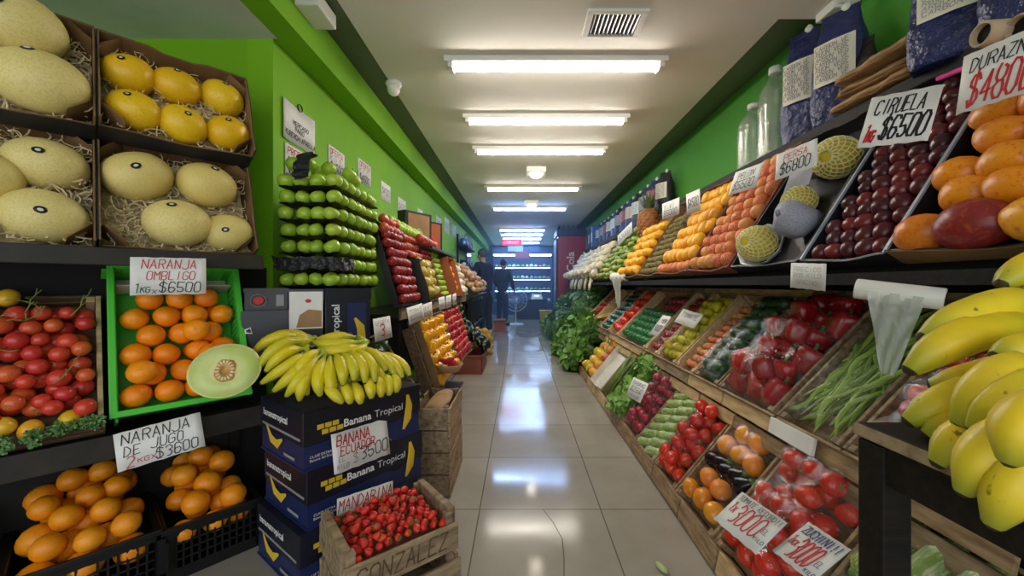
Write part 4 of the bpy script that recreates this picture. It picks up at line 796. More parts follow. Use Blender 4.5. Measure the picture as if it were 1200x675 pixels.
stn = MB(); write(stn, 'GONZALEZ', .03, .010, .05, .28, .005, jit=.1); obj('stencil_lettering', stn, 'dark_crate_wood', sc_, M=Matrix(((1, 0, 0, 0), (0, 0, -1, -.012), (0, 1, 0, 0), (0, 0, 0, 1))))
fs_ = FR(SO + V((0, 0, .17)), SD, SP)
dome = lambda x, y: .035 * (1 - ((x - .18) / .18) ** 2) + .02 * (y / sl2)
GS = 'strawberries in the worn wooden crate'
grid(fs_, .03, sw_ - .03, .008, sl2 - .005, .0135, 'straw', 'small red strawberry in the worn wooden crate', 'strawberry', GS, dx=.0275, dy=.025, z=.048, zf=dome, jit=.35, sc=(.85, 1.15))
grid(fs_, .05, sw_ - .05, .03, sl2 - .02, .0135, 'straw', 'small red strawberry in the worn wooden crate', 'strawberry', GS, dx=.034, dy=.032, z=.066, zf=dome, jit=.6, sc=(.85, 1.2), skip=lambda j, i: R.random() < .25)
obj('filler_paper', MB().box(.03, sw_ - .03, .002, sl2 - .002, .02, .03), 'red_card', sc_)
for k, (z, dy, lb) in enumerate(((.008, 0, 'bottom wooden crate of the stack behind the banana cartons'), (.225, -.02, 'top wooden crate of the stack behind the banana cartons'))):
    fr = FR((-.335, 1.84 + dy, z), (0, 1, 0), (-1, 0, 0)); wood_crate(fr, .36, .16, .21, lb, 'crate_wood', 'wooden_crate', side='worn_wood', front=3, sideb=2)
bg_ = MB().lathe([(.02, -.15), (.05, -.13), (.065, 0), (.05, .12), (.02, .14)], 14, nz=.4, seed=9); tag(obj('paper_bundle', bg_, 'kraft_paper', None, TR(-.415, 2.0, .40, math.pi / 2, 0, 0, (.9, .45, 1)), True), 'crumpled brown paper lying in the top wooden crate', 'paper')

# ------------------------------------------------------------------ left corridor stand: fruit above, peppers below
def LT(y, x=-.735, z=.87, tilt=74, back=0): c, s = math.cos(math.radians(tilt)), math.sin(math.radians(tilt)); return FR((x - back, y, z), (0, 1, 0), (-c, 0, s))
fr = LT(2.24, x=-.72); carton(fr, .40, .50, .05, 'black carton of red apples beside the green apple block', sag=.2, inn='black_card', side=.6)
grid(fr, .01, .39, .01, .50, .031, 'rapple', rc('dark red apple', 'carton beside the green apples'), 'apple', None, dx=.064, dy=.057, z=.045)
grid(LT(2.24, x=-.72), .02, .38, .44, .60, .031, 'gala', 'striped red apple on top of the dark red apples', 'apple', 'striped apples heaped on the red ones', dx=.066, dy=.057, z=.05)
fr = LT(2.70, x=-.70); carton(fr, .40, .30, .09, 'black carton of yellow pears with a curved lip', sag=.35, inn='brown_card')
grid(fr, .02, .38, .03, .36, .038, 'pear', rc('yellow green pear', 'carton with the curved lip'), 'pear', None, dx=.08, dy=.07, z=.06)
grid(LT(2.70), .01, .39, .32, .50, .033, 'gala', 'striped red apple above the yellow pears', 'apple', 'striped apples above the pears', dx=.068, dy=.06, z=.04)
fr = LT(3.14); carton(fr, .33, .50, .06, 'black carton of small red apples past the pears', sag=.2, inn='black_card', side=.6)
grid(fr, .01, .32, .01, .50, .029, 'rapple', rc('small red apple', 'carton past the pears'), 'apple', None, dx=.061, dy=.054, z=.04)
fr = LT(3.50); carton(fr, .30, .50, .06, 'black carton of small green apples past the red ones', sag=.2, inn='black_card', side=.6)
grid(fr, .01, .29, .01, .50, .029, 'gapple', rc('small green apple', 'far carton past the red apples'), 'apple', None, dx=.061, dy=.054, z=.04)
for j in range(3): grid(LT(2.62 + .3 * j, back=.12, z=1.34, tilt=40), 0, .3, 0, .2, .038, 'gapple' if j else 'gapple', f'green apple heaped on top, {("above the pears", "above the small red apples", "beside the upright cartons")[j]}', 'apple', f'heaped green apples {("above the pears", "above the small red apples", "beside the upright cartons")[j]}', dx=.078, dy=.07, z=.05)
grid(LT(2.9, back=.02, z=1.30, tilt=50), 0, .55, 0, .12, .036, 'gala', 'striped apple along the top edge below the green ones', 'apple', 'striped apples along the top edge', dx=.075, dy=.065, z=.03)
for y, z, mt, lb in ((3.35, 1.32, 'tan_card', 'upright tan printed carton standing on the apples'), (3.85, 1.32, 'orange_card', 'upright orange printed carton leaning behind the first')):
    t_ = thing('fruit_box', FR((-.98, y, z), (.5, .86, 0), (0, 0, 1)), lb, 'carton'); obj('box_body', MB().box(0, .32, 0, .33, -.10, 0), 'black_card', t_, bevel=.003); obj('printed_panel', MB().box(.03, .29, .03, .31, .0, .002), mt, t_); obj('printed_leaf', MB().ball(.05, .07, .002, 10, 5, M=TR(.16, .12, .002)), 'leaf_pack' if mt == 'tan_card' else 'ink_red', t_, smooth=True)
fr = LT(3.85, x=-.70); carton(fr, .36, .40, .1, 'orange brown carton tipped up past the green apples', sag=.1, inn='orange_card', outn='orange_card')
grid(fr, .02, .34, .05, .36, .035, 'ymango', 'yellow mango in the tipped orange carton', 'mango', 'yellow mangoes in the tipped carton', dx=.08, dy=.07)
fr = LT(4.25, x=-.70); carton(fr, .55, .36, .07, 'pale carton with white wrapped fruit on the long stand', sag=.1, inn='tan_card', outn='tan_card')
grid(fr, .02, .53, .02, .36, .045, 'garlic', 'white wrapped bulb in the pale carton on the long stand', 'garlic', 'white bulbs in the pale carton', dx=.1, dy=.085)
os_ = thing('onion_rack', (-1.15, 4.95, 0), 'black slatted rack stacked with onions beyond the apples', 'rack')
obj('rack_board', MB().box(0, .50, .28, 2.1, .76, .80), 'black_plastic', os_); obj('rack_back', MB().box(0, .02, .28, 2.1, .0, .80), 'black_plastic', os_)
sl = MB()
for i in range(22): sl.box(.49, .50, .28 + i * .084, .32 + i * .084, .35, .78)
obj('front_bars', sl, 'black_plastic', os_)
for y in (.3, 2.06): obj('post', MB().box(.45, .49, y, y + .04, 0, .76), 'black_plastic', os_)
fr = LT(5.25, x=-.62, z=.83, tilt=42); carton(fr, 1.75, .55, .06, 'long black tray of onions on the slatted rack', sag=.05, inn='black_card')
grid(fr, .03, 1.72, .03, .55, .05, 'onion', 'golden brown onion on the black rack', 'onion', 'onions on the rack', dx=.105, dy=.09, z=.06, jit=.3, mode='tilt')
grid(fr, .05, 1.70, .06, .5, .05, 'onion', 'golden brown onion on the black rack', 'onion', 'onions on the rack', dx=.14, dy=.12, z=.14, jit=.6, mode='tilt', skip=lambda j, i: R.random() < .35)
# lower: green peppers, yellow peppers, chillies, eggplants, potatoes
def LBt(y, x=-.50, z=.38, tilt=72): c, s = math.cos(math.radians(tilt)), math.sin(math.radians(tilt)); return FR((x, y, z), (0, 1, 0), (-c, 0, s))
fr = LBt(1.52, x=-.55, z=.36, tilt=55); wood_crate(fr, .56, .42, .06, 'wooden crate of dark green peppers behind the wooden stack', 'dark_crate_wood', side='crate_wood')
grid(fr, .02, .54, .02, .42, .038, 'dpep', 'dark green pepper in the crate below the apples', 'pepper', 'dark green peppers', dx=.08, dy=.07, jit=.3)
fr = LBt(2.14, x=-.52); wood_crate(fr, .06, .38, .05, 'narrow dark wooden crate end beside the yellow peppers', 'dark_crate_wood', side='dark_crate_wood')
fr = LBt(2.22); carton(fr, .66, .43, .06, 'tilted tray of yellow peppers below the shelf', sag=.3, inn='brown_card', outn='brown_card')
grid(fr, .01, .65, .02, .42, .033, 'ypep', rc('yellow bell pepper', 'tilted tray below the shelf'), 'pepper', None, dx=.076, dy=.066, z=.045, mode='tilt')
fr = LBt(2.90); carton(fr, .75, .46, .06, 'tilted tray of red chillies beside the yellow peppers', sag=.3, inn='brown_card', outn='brown_card')
grid(fr, .01, .74, .02, .46, .032, 'hot', 'red chilli pepper in the tilted tray past the yellow peppers', 'pepper', 'red chillies in the tilted tray', dx=.068, dy=.056, z=.045, mode='tilt', sc=(1.0, 1.3))
fr = FR((-.47, 2.14, .26), (.3, .95, 0), (-.3, .1, .9)); tb_ = thing('paper_bowl', at(526, 430, 2.3), 'paper tray of small red peppers at the foot of the yellow ones', 'tray'); obj('tray_body', MB().lathe([(.03, -.03), (.06, -.025), (.085, .02), (.082, .02), (.058, -.02), (.03, -.025)], 16), 'tan_card', tb_, smooth=True)
for i in range(6): place(P['hot'][0], Matrix.Translation(at(526, 430, 2.3)) @ TR(.03 * math.cos(i), .03 * math.sin(i), .01 + .008 * i, i, 1, i, .03), 'small red pepper in the paper tray at the foot of the yellow ones', 'pepper', 'red peppers in the paper tray')
fr = FR((-.42, 4.36, .01), (0, 1, 0), (-1, 0, 0)); fe = FR((-.74, 4.36, .006), (1, 0, 0), (0, 1, 0))
lattice_crate(fe, .32, .62, .20, 'red brown plastic crate of eggplants on the floor', 'red_card', 'plastic_crate', nx=5, nz=2, solid_sides=True)
fr = FR((-.40, 4.38, .19), (0, 1, 0), (-.7, 0, .7))
grid(fr, .02, .58, .02, .56, .045, 'egg', 'shiny black eggplant heaped over the red brown crate', 'eggplant', 'eggplants over the floor crate', dx=.095, dy=.085, z=.05, mode='tilt', jit=.3)
fr = FR((-.62, 3.72, .45), (0, 1, 0), (-.25, 0, .97)); carton(fr, .6, .36, .05, 'black crate of dark produce past the chillies', sag=0, inn='black_card')
grid(fr, .02, .58, .02, .36, .04, 'egg', 'small dark eggplant in the black crate past the chillies', 'eggplant', 'small eggplants past the chillies', dx=.09, dy=.075, mode='tilt')
for k in range(2):
    lattice_crate(FR((-1.12, 4.96 + .62 * k, .02), (0, 1, 0), (1, 0, 0)) if False else FR((-.70, 5.28 + .62 * k, .42), (0, 1, 0), (-.45, 0, .89)), .56, .3, .09, ['first', 'second'][k] + ' black plastic crate tilted under the onion rack', 'black_plastic', 'plastic_crate', nx=8, nz=2)
ps = thing('potato_sack', (-.53, 5.62, 0), 'open mesh sack of potatoes standing on the floor', 'sack'); obj('sack_cloth', MB().lathe([(.05, 0), (.12, .004), (.145, .1), (.15, .25), (.13, .33), (.135, .35), (.12, .34)], 18, nz=.12, seed=2), 'sack_mesh', ps, smooth=True)
rg = random.Random(3)
for i in range(26):
    a = i * 2.4; h = .04 + .34 * (i / 26); r_ = .125 if h < .3 else .08
    place(P['potato'][0], TR(-.53 + r_ * math.cos(a), 5.62 - abs(r_ * math.sin(a)) * 1.0, h, rg.random() * 6, rg.random() * 6, 0, .036), 'pale potato bulging in the sack on the floor', 'potato', 'potatoes in the sack')
# price cards hanging on the left ledge
for k, (a, b2, c2, lb) in enumerate((((437, 374, 1.66), (457, 370, 1.80), (440, 401, 1.66), 'wavy white card with a red number hanging by the banana hands'), ((477, 361, 2.1), (495, 355, 2.3), (480, 381, 2.1), 'white price card hanging below the yellow pears'), ((496, 357, 2.38), (507, 353, 2.5), (496, 377, 2.38), 'white price card hanging over the yellow peppers'), ((514, 349, 2.85), (521, 347, 3.0), (515, 364, 2.85), 'narrow white card past the yellow peppers, nearest of three'), ((523, 347, 3.1), (529, 345, 3.25), (523, 362, 3.1), 'narrow white card past the yellow peppers, middle of three'), ((531, 345, 3.5), (535, 343, 3.6), (531, 359, 3.5), 'narrow white card past the yellow peppers, farthest of three'))):
    card(a, b2, c2, [('OFERTA', .1, .7, .16, 'ink_black', .8), ('3', .3, .2, .5, 'ink_red', .35, .12), ('kilo', .5, .08, .16, 'ink_black', .4)] if k == 0 else [('PERAS', .1, .6, .22, 'ink_black', .8), ('$2500', .1, .2, .28, 'ink_black', .8)], lb)
for k in range(6): card((548 + 3 * k, 345 - .6 * k, 5.35 + .25 * k), (550 + 3 * k, 345 - .6 * k, 5.4 + .25 * k), (548 + 3 * k, 355 - k, 5.35 + .25 * k), [], f'thin white tag hanging on the onion rack, {ORD[k]} of six', name='price_tag')
for k in range(4): card((536.5 + 3 * k, 275 + .5 * k, 7.3 + .3 * k), (538.5 + 3 * k, 275.5 + .5 * k, 7.6 + .3 * k), (536.5 + 3 * k, 288, 7.3 + .3 * k), [], f'white paper bag hanging on the far green wall, {ORD[k]} of four', name='paper_bag')

# ------------------------------------------------------------------ people
def person(loc, yaw, H, label, top, legs, hair, arms, lean=0.0):
    t_ = thing('person', Matrix.Translation(loc) @ Matrix.Rotation(yaw, 4, 'Z'), label, 'person'); h = H / 1.72
    def skin(nm, vs, es, rs, m_, root=0):
        me = bpy.data.meshes.new(nm); me.from_pydata([V(v) * h for v in vs], es, []); o = bpy.data.objects.new(nm, me); COL.objects.link(o); o.parent = t_; me.materials.append(MATS[m_])
        o.modifiers.new('skin', 'SKIN').use_smooth_shade = True; sv = me.skin_vertices[0].data
        for i, r_ in enumerate(rs): sv[i].radius = (r_[0] * h, r_[1] * h) if isinstance(r_, tuple) else (r_ * h, r_ * h); sv[i].use_root = i == root
        s_ = o.modifiers.new('sub', 'SUBSURF'); s_.levels = s_.render_levels = 2; return o
    L = lambda z: (z - .9) * lean          # forward is -y
    J = dict(pel=(0, -L(.92), .92), wst=(0, -L(1.06), 1.06), ch=(0, -L(1.28), 1.28), nk=(0, -L(1.46), 1.46), hd=(0, -L(1.57) - .02, 1.55), top=(0, -L(1.68) - .02, 1.64))
    body = [J['pel'], J['wst'], J['ch'], J['nk'], J['hd'], J['top']]; E = [(0, 1), (1, 2), (2, 3), (3, 4), (4, 5)]; r_ = [(.09, .06), (.08, .06), (.10, .07), .05, (.072, .09), (.062, .075)]
    slv = [J['wst'], J['ch'], (0, J['nk'][1], 1.43)]; se = [(0, 1), (1, 2)]; sr = [(.15, .12), (.175, .13), (.08, .075)]; slv.insert(0, (0, -L(.9), .85)); se = [(0, 1), (1, 2), (2, 3)]; sr.insert(0, (.155, .12))
    for s_, (el, wr) in zip((-1, 1), arms):
        sh = (s_ * .19, J['ch'][1], 1.38); n = len(body); el = (s_ * el[0], J['ch'][1] + el[1], el[2]); wr = (s_ * wr[0], J['ch'][1] + wr[1], wr[2]); d = (V(wr) - V(el)).normalized(); palm = V(wr) + d * .06
        body += [sh, el, wr, tuple(palm)]; E += [(2, n), (n, n + 1), (n + 1, n + 2), (n + 2, n + 3)]; r_ += [.04, .036, .028, (.038, .02)]
        q = d.cross(V((1, 0, 0))).normalized()
        for k in range(5):
            off = V((s_ * (.03 - .015 * k), 0, 0)) if k < 4 else V((-s_ * .035, 0, 0)); m_ = len(body); st_ = palm + off * .7 + d * (.015 if k < 4 else -.02); body += [tuple(st_), tuple(st_ + d * (.07 if k < 4 else .04) + off * .5 + V((0, 0, -.015)))]; E += [(n + 3, m_), (m_, m_ + 1)]; r_ += [.01, .007]
        n = len(slv); slv += [sh, el, tuple(V(wr) - d * .015)]; se += [(2, n), (n, n + 1), (n + 1, n + 2)]; sr += [.075, .056, .043]
    tr, te, tr_ = [(0, J['pel'][1], .95), (0, J['pel'][1], .9)], [(0, 1)], [(.145, .105), (.15, .11)]
    for s_ in (-1, 1):
        n = len(body); body += [(s_ * .09, 0, .86), (s_ * .1, -.02, .48), (s_ * .1, .01, .08), (s_ * .11, -.13, .03)]; E += [(0, n), (n, n + 1), (n + 1, n + 2), (n + 2, n + 3)]; r_ += [.06, .045, .034, .03]
        n = len(tr); tr += [(s_ * .085, 0, .82), (s_ * .1, -.02, .48), (s_ * .1, .012, .09)]; te += [(1, n), (n, n + 1), (n + 1, n + 2)]; tr_ += [.1, .072, .062]
    skin('body', body, E, r_, 'skin'); skin('sweater', slv, se, sr, top, 1); skin('trousers', tr, te, tr_, legs)
    hd = V(J['hd'])
    obj('hair', MB().ball(.084 * h, .1 * h, .1 * h, 16, 10, M=Matrix.Translation((hd + V((0, .018, .062))) * h) @ Matrix.Rotation(.35, 4, 'X'), nz=.1), hair, t_, smooth=True)
    fc = MB()
    fc.ball(.013 * h, .02 * h, .022 * h, 8, 6, M=Matrix.Translation((hd + V((0, -.098, .0))) * h)); obj('nose', fc, 'skin', t_, smooth=True)
    for s_ in (-1, 1):
        obj('eye', MB().ball(.011 * h, .008 * h, .007 * h, 8, 5, M=Matrix.Translation((hd + V((s_ * .03, -.088, .022))) * h)), 'hair', t_, smooth=True)
        obj('ear', MB().ball(.012 * h, .022 * h, .032 * h, 8, 6, M=Matrix.Translation((hd + V((s_ * .078, 0, .0))) * h)), 'skin', t_, smooth=True)
        obj('shoe', MB().ball(.045 * h, .13 * h, .045 * h, 12, 8, M=Matrix.Translation(V((s_ * .105, -.06, .042)) * h)), 'shoe_black', t_, smooth=True)
    obj('mouth', MB().ball(.024 * h, .006 * h, .005 * h, 8, 5, M=Matrix.Translation((hd + V((0, -.089, -.045))) * h)), 'red_card', t_, smooth=True)
    return t_
person((-.66, 7.55, 0), -2.2, 1.72, 'person in a dark sweater standing at the onion rack, back turned', 'dark_sweater', 'dark_trousers', 'grey_hair', [((.27, -.04, 1.12), (.2, -.26, 1.05)), ((.27, -.06, 1.12), (.18, -.28, 1.08))], .12)
person((-.43, 9.6, 0), 2.6, 1.66, 'person in dark clothes farther back beside the fan', 'grey_jacket', 'jeans', 'hair', [((.26, -.02, 1.1), (.22, -.18, .92)), ((.26, -.02, 1.1), (.22, -.2, .95))], .08)

# ------------------------------------------------------------------ the far end
ct = thing('cardboard_box', FR((-.56, 8.5, 0), (1, 0, 0), (0, 1, 0)), 'small brown cardboard box on the floor by the standing person', 'box'); obj('box_body', MB().box(0, .25, 0, .3, 0, .24), 'orange_card', ct, bevel=.003); obj('flap', MB().box(0, .25, -.08, 0, .235, .24, M=TR(0, 0, 0)), 'tan_card', ct)
fg = thing('display_fridge', (-.95, 13.3, 0), 'long lit display fridge across the back of the shop', 'fridge')
FW = 2.1
obj('cabinet', MB().box(0, FW, .72, .78, 0, 2.2).box(0, .05, 0, .72, 0, 2.2).box(FW - .05, FW, 0, .72, 0, 2.2).box(.05, FW - .05, 0, .72, 2.05, 2.2).box(.05, FW - .05, -.05, .72, 0, .42), 'fridge_dark', fg)
obj('header_panel', MB().box(0, FW, -.03, .0, 2.06, 2.3), 'fridge_metal', fg)
for x in (.06, FW / 2 + .03): obj('light_strip', MB().box(x, x + .95, .04, .09, 2.0, 2.045), 'fridge_light', fg)
for z in (.82, 1.22, 1.62): obj('shelf', MB().box(.05, FW - .05, .2, .72, z - .03, z), 'fridge_metal', fg); obj('shelf_light', MB().box(.1, FW - .1, .205, .215, z - .042, z - .032), 'fridge_light', fg)
pk = [proto('produce_pack', MB().lathe([(.3, 0), (.95, .05), (1, .6), (.8, 1.2), (.35, 1.5), (.1, 1.55)], 10, nz=.2, seed=i), m_, [('label_band', MB().lathe([(1.0, .45), (1.02, .5), (1.02, .75), (.98, .8)], 10), 'pale_pack')]) for i, m_ in enumerate(('leaf_pack', 'leaf_pack', 'pale_pack', 'blue_pack', 'red_pack', 'cabbage_leaf'))]
for r_, z in enumerate((.42, .82, 1.22, 1.62)):
    for i in range(13): place(R.choice(pk), TR(-.95 + .14 + i * .152, 13.3 + R.uniform(.30, .36), z + .001, 0, 0, R.uniform(0, 6), .07 * R.uniform(.85, 1.05)), f'wrapped produce pack on the {["lowest", "second", "third", "top"][r_]} fridge level', 'produce pack', f'packs on the {["lowest", "second", "third", "top"][r_]} fridge level')
sg = thing('lit_sign', at(600, 284, 9.4), 'red lit sign with white letters hanging from the ceiling', 'sign'); obj('sign_box', MB().box(-.24, .24, .0, .05, -.08, .08), 'cola_red', sg); obj('lit_face', MB().box(-.225, .225, -.004, 0, -.065, .065), 'sign_red', sg)
obj('lettering', printed('CARNES', .1, .001, Matrix(((1, 0, 0, -.205), (0, 0, -1, -.0045), (0, 1, 0, -.035), (0, 0, 0, 1)))), 'ink_white', sg)
for x in (-.2, .2): obj('hanger', MB().tube([(x, .02, .08), (x, .02, HC - sg.location.z)], .004, 5), 'black_plastic', sg)
for i, (px, py, mt, wd) in enumerate(((604, 291, 'pale_pack', .5), (625, 292, 'blue_pack', .45), (612, 299, 'red_pack', .5))):
    o = at(px, py, 12.9); t_ = thing('hanging_banner', o, ['pale', 'blue', 'red'][i] + ' banner hanging over the back fridge', 'banner'); obj('banner_sheet', MB().box(-wd / 2, wd / 2, 0, .01, -.1, .1), mt, t_); obj('cord', MB().tube([(0, .005, .1), (0, .005, HC - o.z)], .004, 5), 'black_plastic', t_)
fn = thing('floor_fan', (-.10, 9.8, 0), 'pale round floor fan standing in the aisle end', 'fan'); rgm = MB()
for r_ in (.28, .2, .1): rgm.tube([(r_ * math.cos(a * .2618), .0, .62 + r_ * math.sin(a * .2618)) for a in range(25)], .012 if r_ > .25 else .005, 5)
for a in range(18): rgm.tube([(.05 * math.cos(a * .349), -.03, .62 + .05 * math.sin(a * .349)), (.28 * math.cos(a * .349), 0, .62 + .28 * math.sin(a * .349))], .004, 4)
obj('guard', rgm, 'fan_plastic', fn, smooth=True)
for k in range(3): obj('blade', MB().add([(.03, .02, -.03), (.22, .05, -.1), (.25, .03, .06), (.06, .0, .06)], [(0, 1, 2, 3)], 0, TR(0, .02, .62, 0, k * 2.094, 0)), 'blue_pack', fn)
obj('motor', MB().ball(.07, .1, .07, 10, 7, M=TR(0, .1, .62)), 'fan_plastic', fn, smooth=True); obj('pole', MB().tube([(0, .1, .03), (0, .1, .6)], .018, 8), 'fan_plastic', fn); obj('base', MB().lathe([(.2, 0), (.2, .02), (.05, .04)], 20, M=TR(0, .1, 0)), 'fan_plastic', fn)
cn = thing('checkout_counter', (-.15, 11.4, 0), 'dark low counter in front of the back fridge', 'counter'); obj('counter_body', MB().box(0, .95, 0, .5, 0, .55), 'counter_dark', cn, bevel=.01); obj('counter_top', MB().box(-.03, .98, -.03, .53, .55, .58), 'black_wood', cn, bevel=.006)
sl_c = thing('white_scale', (.34, 11.45, .58), 'white weighing scale on the dark counter', 'scale'); obj('scale_body', MB().add([(0, 0, 0), (.34, 0, 0), (.34, .3, 0), (0, .3, 0), (.03, .08, .16), (.31, .08, .16), (.31, .28, .2), (.03, .28, .2)], [(0, 3, 2, 1), (0, 1, 5, 4), (1, 2, 6, 5), (2, 3, 7, 6), (3, 0, 4, 7), (4, 5, 6, 7)]), 'white_plastic', sl_c, bevel=.01); obj('scale_plate', MB().box(.0, .34, .05, .31, .205, .215), 'steel', sl_c); obj('scale_screen', MB().box(.1, .24, .02, .022, .08, .12, M=TR(0, .012, 0)), 'screen_white', sl_c)
yb = thing('yellow_bin', (.58, 8.8, 0), 'olive yellow plastic bin at the end of the greens', 'bin'); obj('bin_body', MB().lathe([(.1, 0), (.12, .01), (.15, .42), (.14, .42), (.11, .02)], 4, M=Matrix.Rotation(.785, 4, 'Z') @ Matrix.Diagonal((1.2, 1.2, 1, 1))), 'yellow_plastic', yb); obj('bin_rim', MB().lathe([(.15, .41), (.165, .415), (.165, .43), (.15, .43)], 4, M=Matrix.Rotation(.785, 4, 'Z') @ Matrix.Diagonal((1.2, 1.2, 1, 1))), 'yellow_plastic', yb)
rf = thing('red_drinks_fridge', (.86, 8.75, 0), 'tall red drinks fridge past the leafy greens', 'fridge'); obj('cabinet', MB().box(0, .62, 0, .7, .08, 2.1), 'cola_red', rf, bevel=.01); obj('header', MB().box(-.03, .64, -.02, .72, 2.1, 2.25), 'fridge_dark', rf, bevel=.01); obj('door', MB().box(-.04, -.002, .04, .66, .15, 2.05), 'fridge_dark', rf, bevel=.005); obj('door_handle', MB().box(-.07, -.045, .08, .11, .9, 1.4), 'steel', rf)
obj('brand_lettering', printed('Coca-Cola', .24, .004, Matrix(((0, -1, 0, .36), (0, 0, -1, -.003), (1, 0, 0, .7), (0, 0, 0, 1)))), 'ink_white', rf)
gb = thing('wire_basket', (.9, 8.8, 2.25), 'wire basket on top of the red drinks fridge', 'basket'); bw = MB()
for z in (0, .12, .24): bw.tube([(0, 0, z), (.5, 0, z), (.5, .5, z), (0, .5, z), (0, 0, z)], .008, 5)
for i in range(6):
    for a, b2 in (((i * .1, 0), (i * .1, 0)), ((0, i * .1), (0, i * .1)), ((.5, i * .1), (.5, i * .1)), ((i * .1, .5), (i * .1, .5))): bw.tube([(*a, 0), (*b2, .24)], .005, 4)
obj('wire_frame', bw, 'black_plastic', gb)
bx = thing('produce_rack', (-1.16, 7.2, 0), 'dark wall rack of hanging bags beside the standing person', 'rack'); obj('rack_frame', MB().box(0, .03, 0, .05, 0, 1.95).box(0, .03, 1.15, 1.2, 0, 1.95).box(0, .2, 0, 1.2, .9, .93).box(0, .2, 0, 1.2, 1.3, 1.33).box(0, .2, 0, 1.2, 1.7, 1.73), 'black_wood', bx)
bgp = [proto('snack_bag', MB().lathe([(.4, 0), (.9, .1), (1, .7), (.85, 1.5), (.75, 1.7), (.9, 1.8)], 10, nz=.25, seed=i), m_, [('bag_label', MB().ball(.5, .1, .4, 8, 5, M=TR(0, -.92, .8)), 'pale_pack')]) for i, m_ in enumerate(('bag_black', 'grey_paper', 'blue_pack'))]
for z in (.93, 1.33, 1.73):
    for i in range(7): place(R.choice(bgp), TR(-1.05, 7.3 + .16 * i, z + .002, 0, 0, R.uniform(0, .6), .075), f'small dark bag on the wall rack shelf {"low" if z < 1 else "middle" if z < 1.5 else "top"} by the person', 'bag', f'bags on the {"low" if z < 1 else "middle" if z < 1.5 else "top"} rack shelf')

hz = obj('haze', MB().box(-1.165, 1.595, 5.6, YB - .02, .004, HC - .004), 'bluish_haze'); tag(hz, 'thin bluish haze in the air at the far end of the shop', 'haze', kind='stuff')  # added volume, imitates a blue lens bloom over the far end
# ------------------------------------------------------------------ the long right-hand stand
rs = thing('produce_stand', (0, 0, 0), 'long black three-tier produce stand along the wall', 'stand')
Ya, Yb2 = .62, 8.6
obj('top_ledge', MB().box(1.40, 1.595, .5, Yb2, 1.70, 1.72), 'dark_shelf', rs, bevel=.002); obj('ledge_edge', MB().box(1.385, 1.40, .5, Yb2, 1.685, 1.735), 'black_wood', rs)
obj('upper_shelf', MB().add([(.985, Ya, 1.0), (1.56, Ya, 1.0), (1.56, Yb2, 1.0), (.985, Yb2, 1.0), (.985, Ya, 1.035), (1.56, Ya, 1.035), (1.56, Yb2, 1.035), (.985, Yb2, 1.035)], [(0, 3, 2, 1), (4, 5, 6, 7), (0, 1, 5, 4), (1, 2, 6, 5), (2, 3, 7, 6), (3, 0, 4, 7)]), 'black_wood', rs)
obj('sloped_back', MB().add([(1.05, Ya, 1.035), (1.47, Ya, 1.685), (1.49, Ya, 1.67), (1.07, Ya, 1.02), (1.05, Yb2, 1.035), (1.47, Yb2, 1.685), (1.49, Yb2, 1.67), (1.07, Yb2, 1.02)], [(0, 1, 5, 4), (2, 3, 7, 6), (0, 3, 2, 1), (4, 5, 6, 7)]), 'black_cloth', rs)
obj('back_panel', MB().box(1.565, 1.585, Ya, Yb2, 0, 1.0), 'black_cloth', rs)
obj('middle_slope', MB().add([(1.0, Ya, .47), (1.40, Ya, .88), (1.42, Ya, .86), (1.02, Ya, .45), (1.0, Yb2, .47), (1.40, Yb2, .88), (1.42, Yb2, .86), (1.02, Yb2, .45)], [(0, 1, 5, 4), (2, 3, 7, 6), (0, 3, 2, 1), (4, 5, 6, 7)]), 'black_cloth', rs)
obj('lower_slope', MB().add([(.74, Ya, .03), (1.04, Ya, .38), (1.06, Ya, .36), (.76, Ya, .01), (.74, Yb2, .03), (1.04, Yb2, .38), (1.06, Yb2, .36), (.76, Yb2, .01)], [(0, 1, 5, 4), (2, 3, 7, 6), (0, 3, 2, 1), (4, 5, 6, 7)]), 'black_cloth', rs)
for y in (.9, 2.4, 4.2, 6.2, 8.4): obj('post', MB().box(1.42, 1.46, y, y + .04, 0, 1.0), 'black_wood', rs)
def RF(o, th): c, s = math.cos(math.radians(th)), math.sin(math.radians(th)); return lambda y, n=0.0: FR(V((o[0], y, o[1])) + V((-s, 0, c)) * n, (0, -1, 0), (c, 0, s))
RT, RM, RB = RF((1.03, 1.06), 57.5), RF((.975, .485), 45.7), RF((.735, .055), 50)
LTT, LM, LB = .69, .57, .45
b_ = 'across'
# ---- top tier
fr = RT(1.045); carton(fr, .43, LTT, .06, 'black carton of large orange mangoes on the top tier', sag=.35, inn='black_card', outn='brown_card', back=1.5)
obj('grey_edging', MB().box(-.003, .006, 0, LTT, .058, .064), 'grey_edge', bpy.data.objects['fruit_carton'] if False else COL.objects[-1].parent)
grid(fr, .012, .42, .02, LTT, .047, 'mango', rc('orange mango', 'near carton of the top tier', b=b_), 'mango', None, dx=.103, dy=.084, z=.047, mode='x', skip=lambda j, i: j == 0)
spots(fr, [(.065, .05), (.30, .05), (.39, .055)], .05, 'mango', ['yellow mango at the near lip corner beside the plums', 'orange mango at the lip past the red one', 'orange mango at the far lip end'], 'mango', mode='x', z=.05)
spots(fr, [(.18, .055, 1.1)], .052, 'redmango', ['dark red mango lying at the carton lip among orange ones'], 'mango', mode='x', z=.055)
fr = RT(1.37); c1 = carton(fr, .315, LTT, .05, 'black carton of dark plums with a grey edge', sag=.3, inn='black_card', outn='black_card', back=1.3)
for x in (-.002, .311): obj('grey_edging', MB().box(x, x + .008, 0, LTT, .048, .056), 'grey_edge', c1)
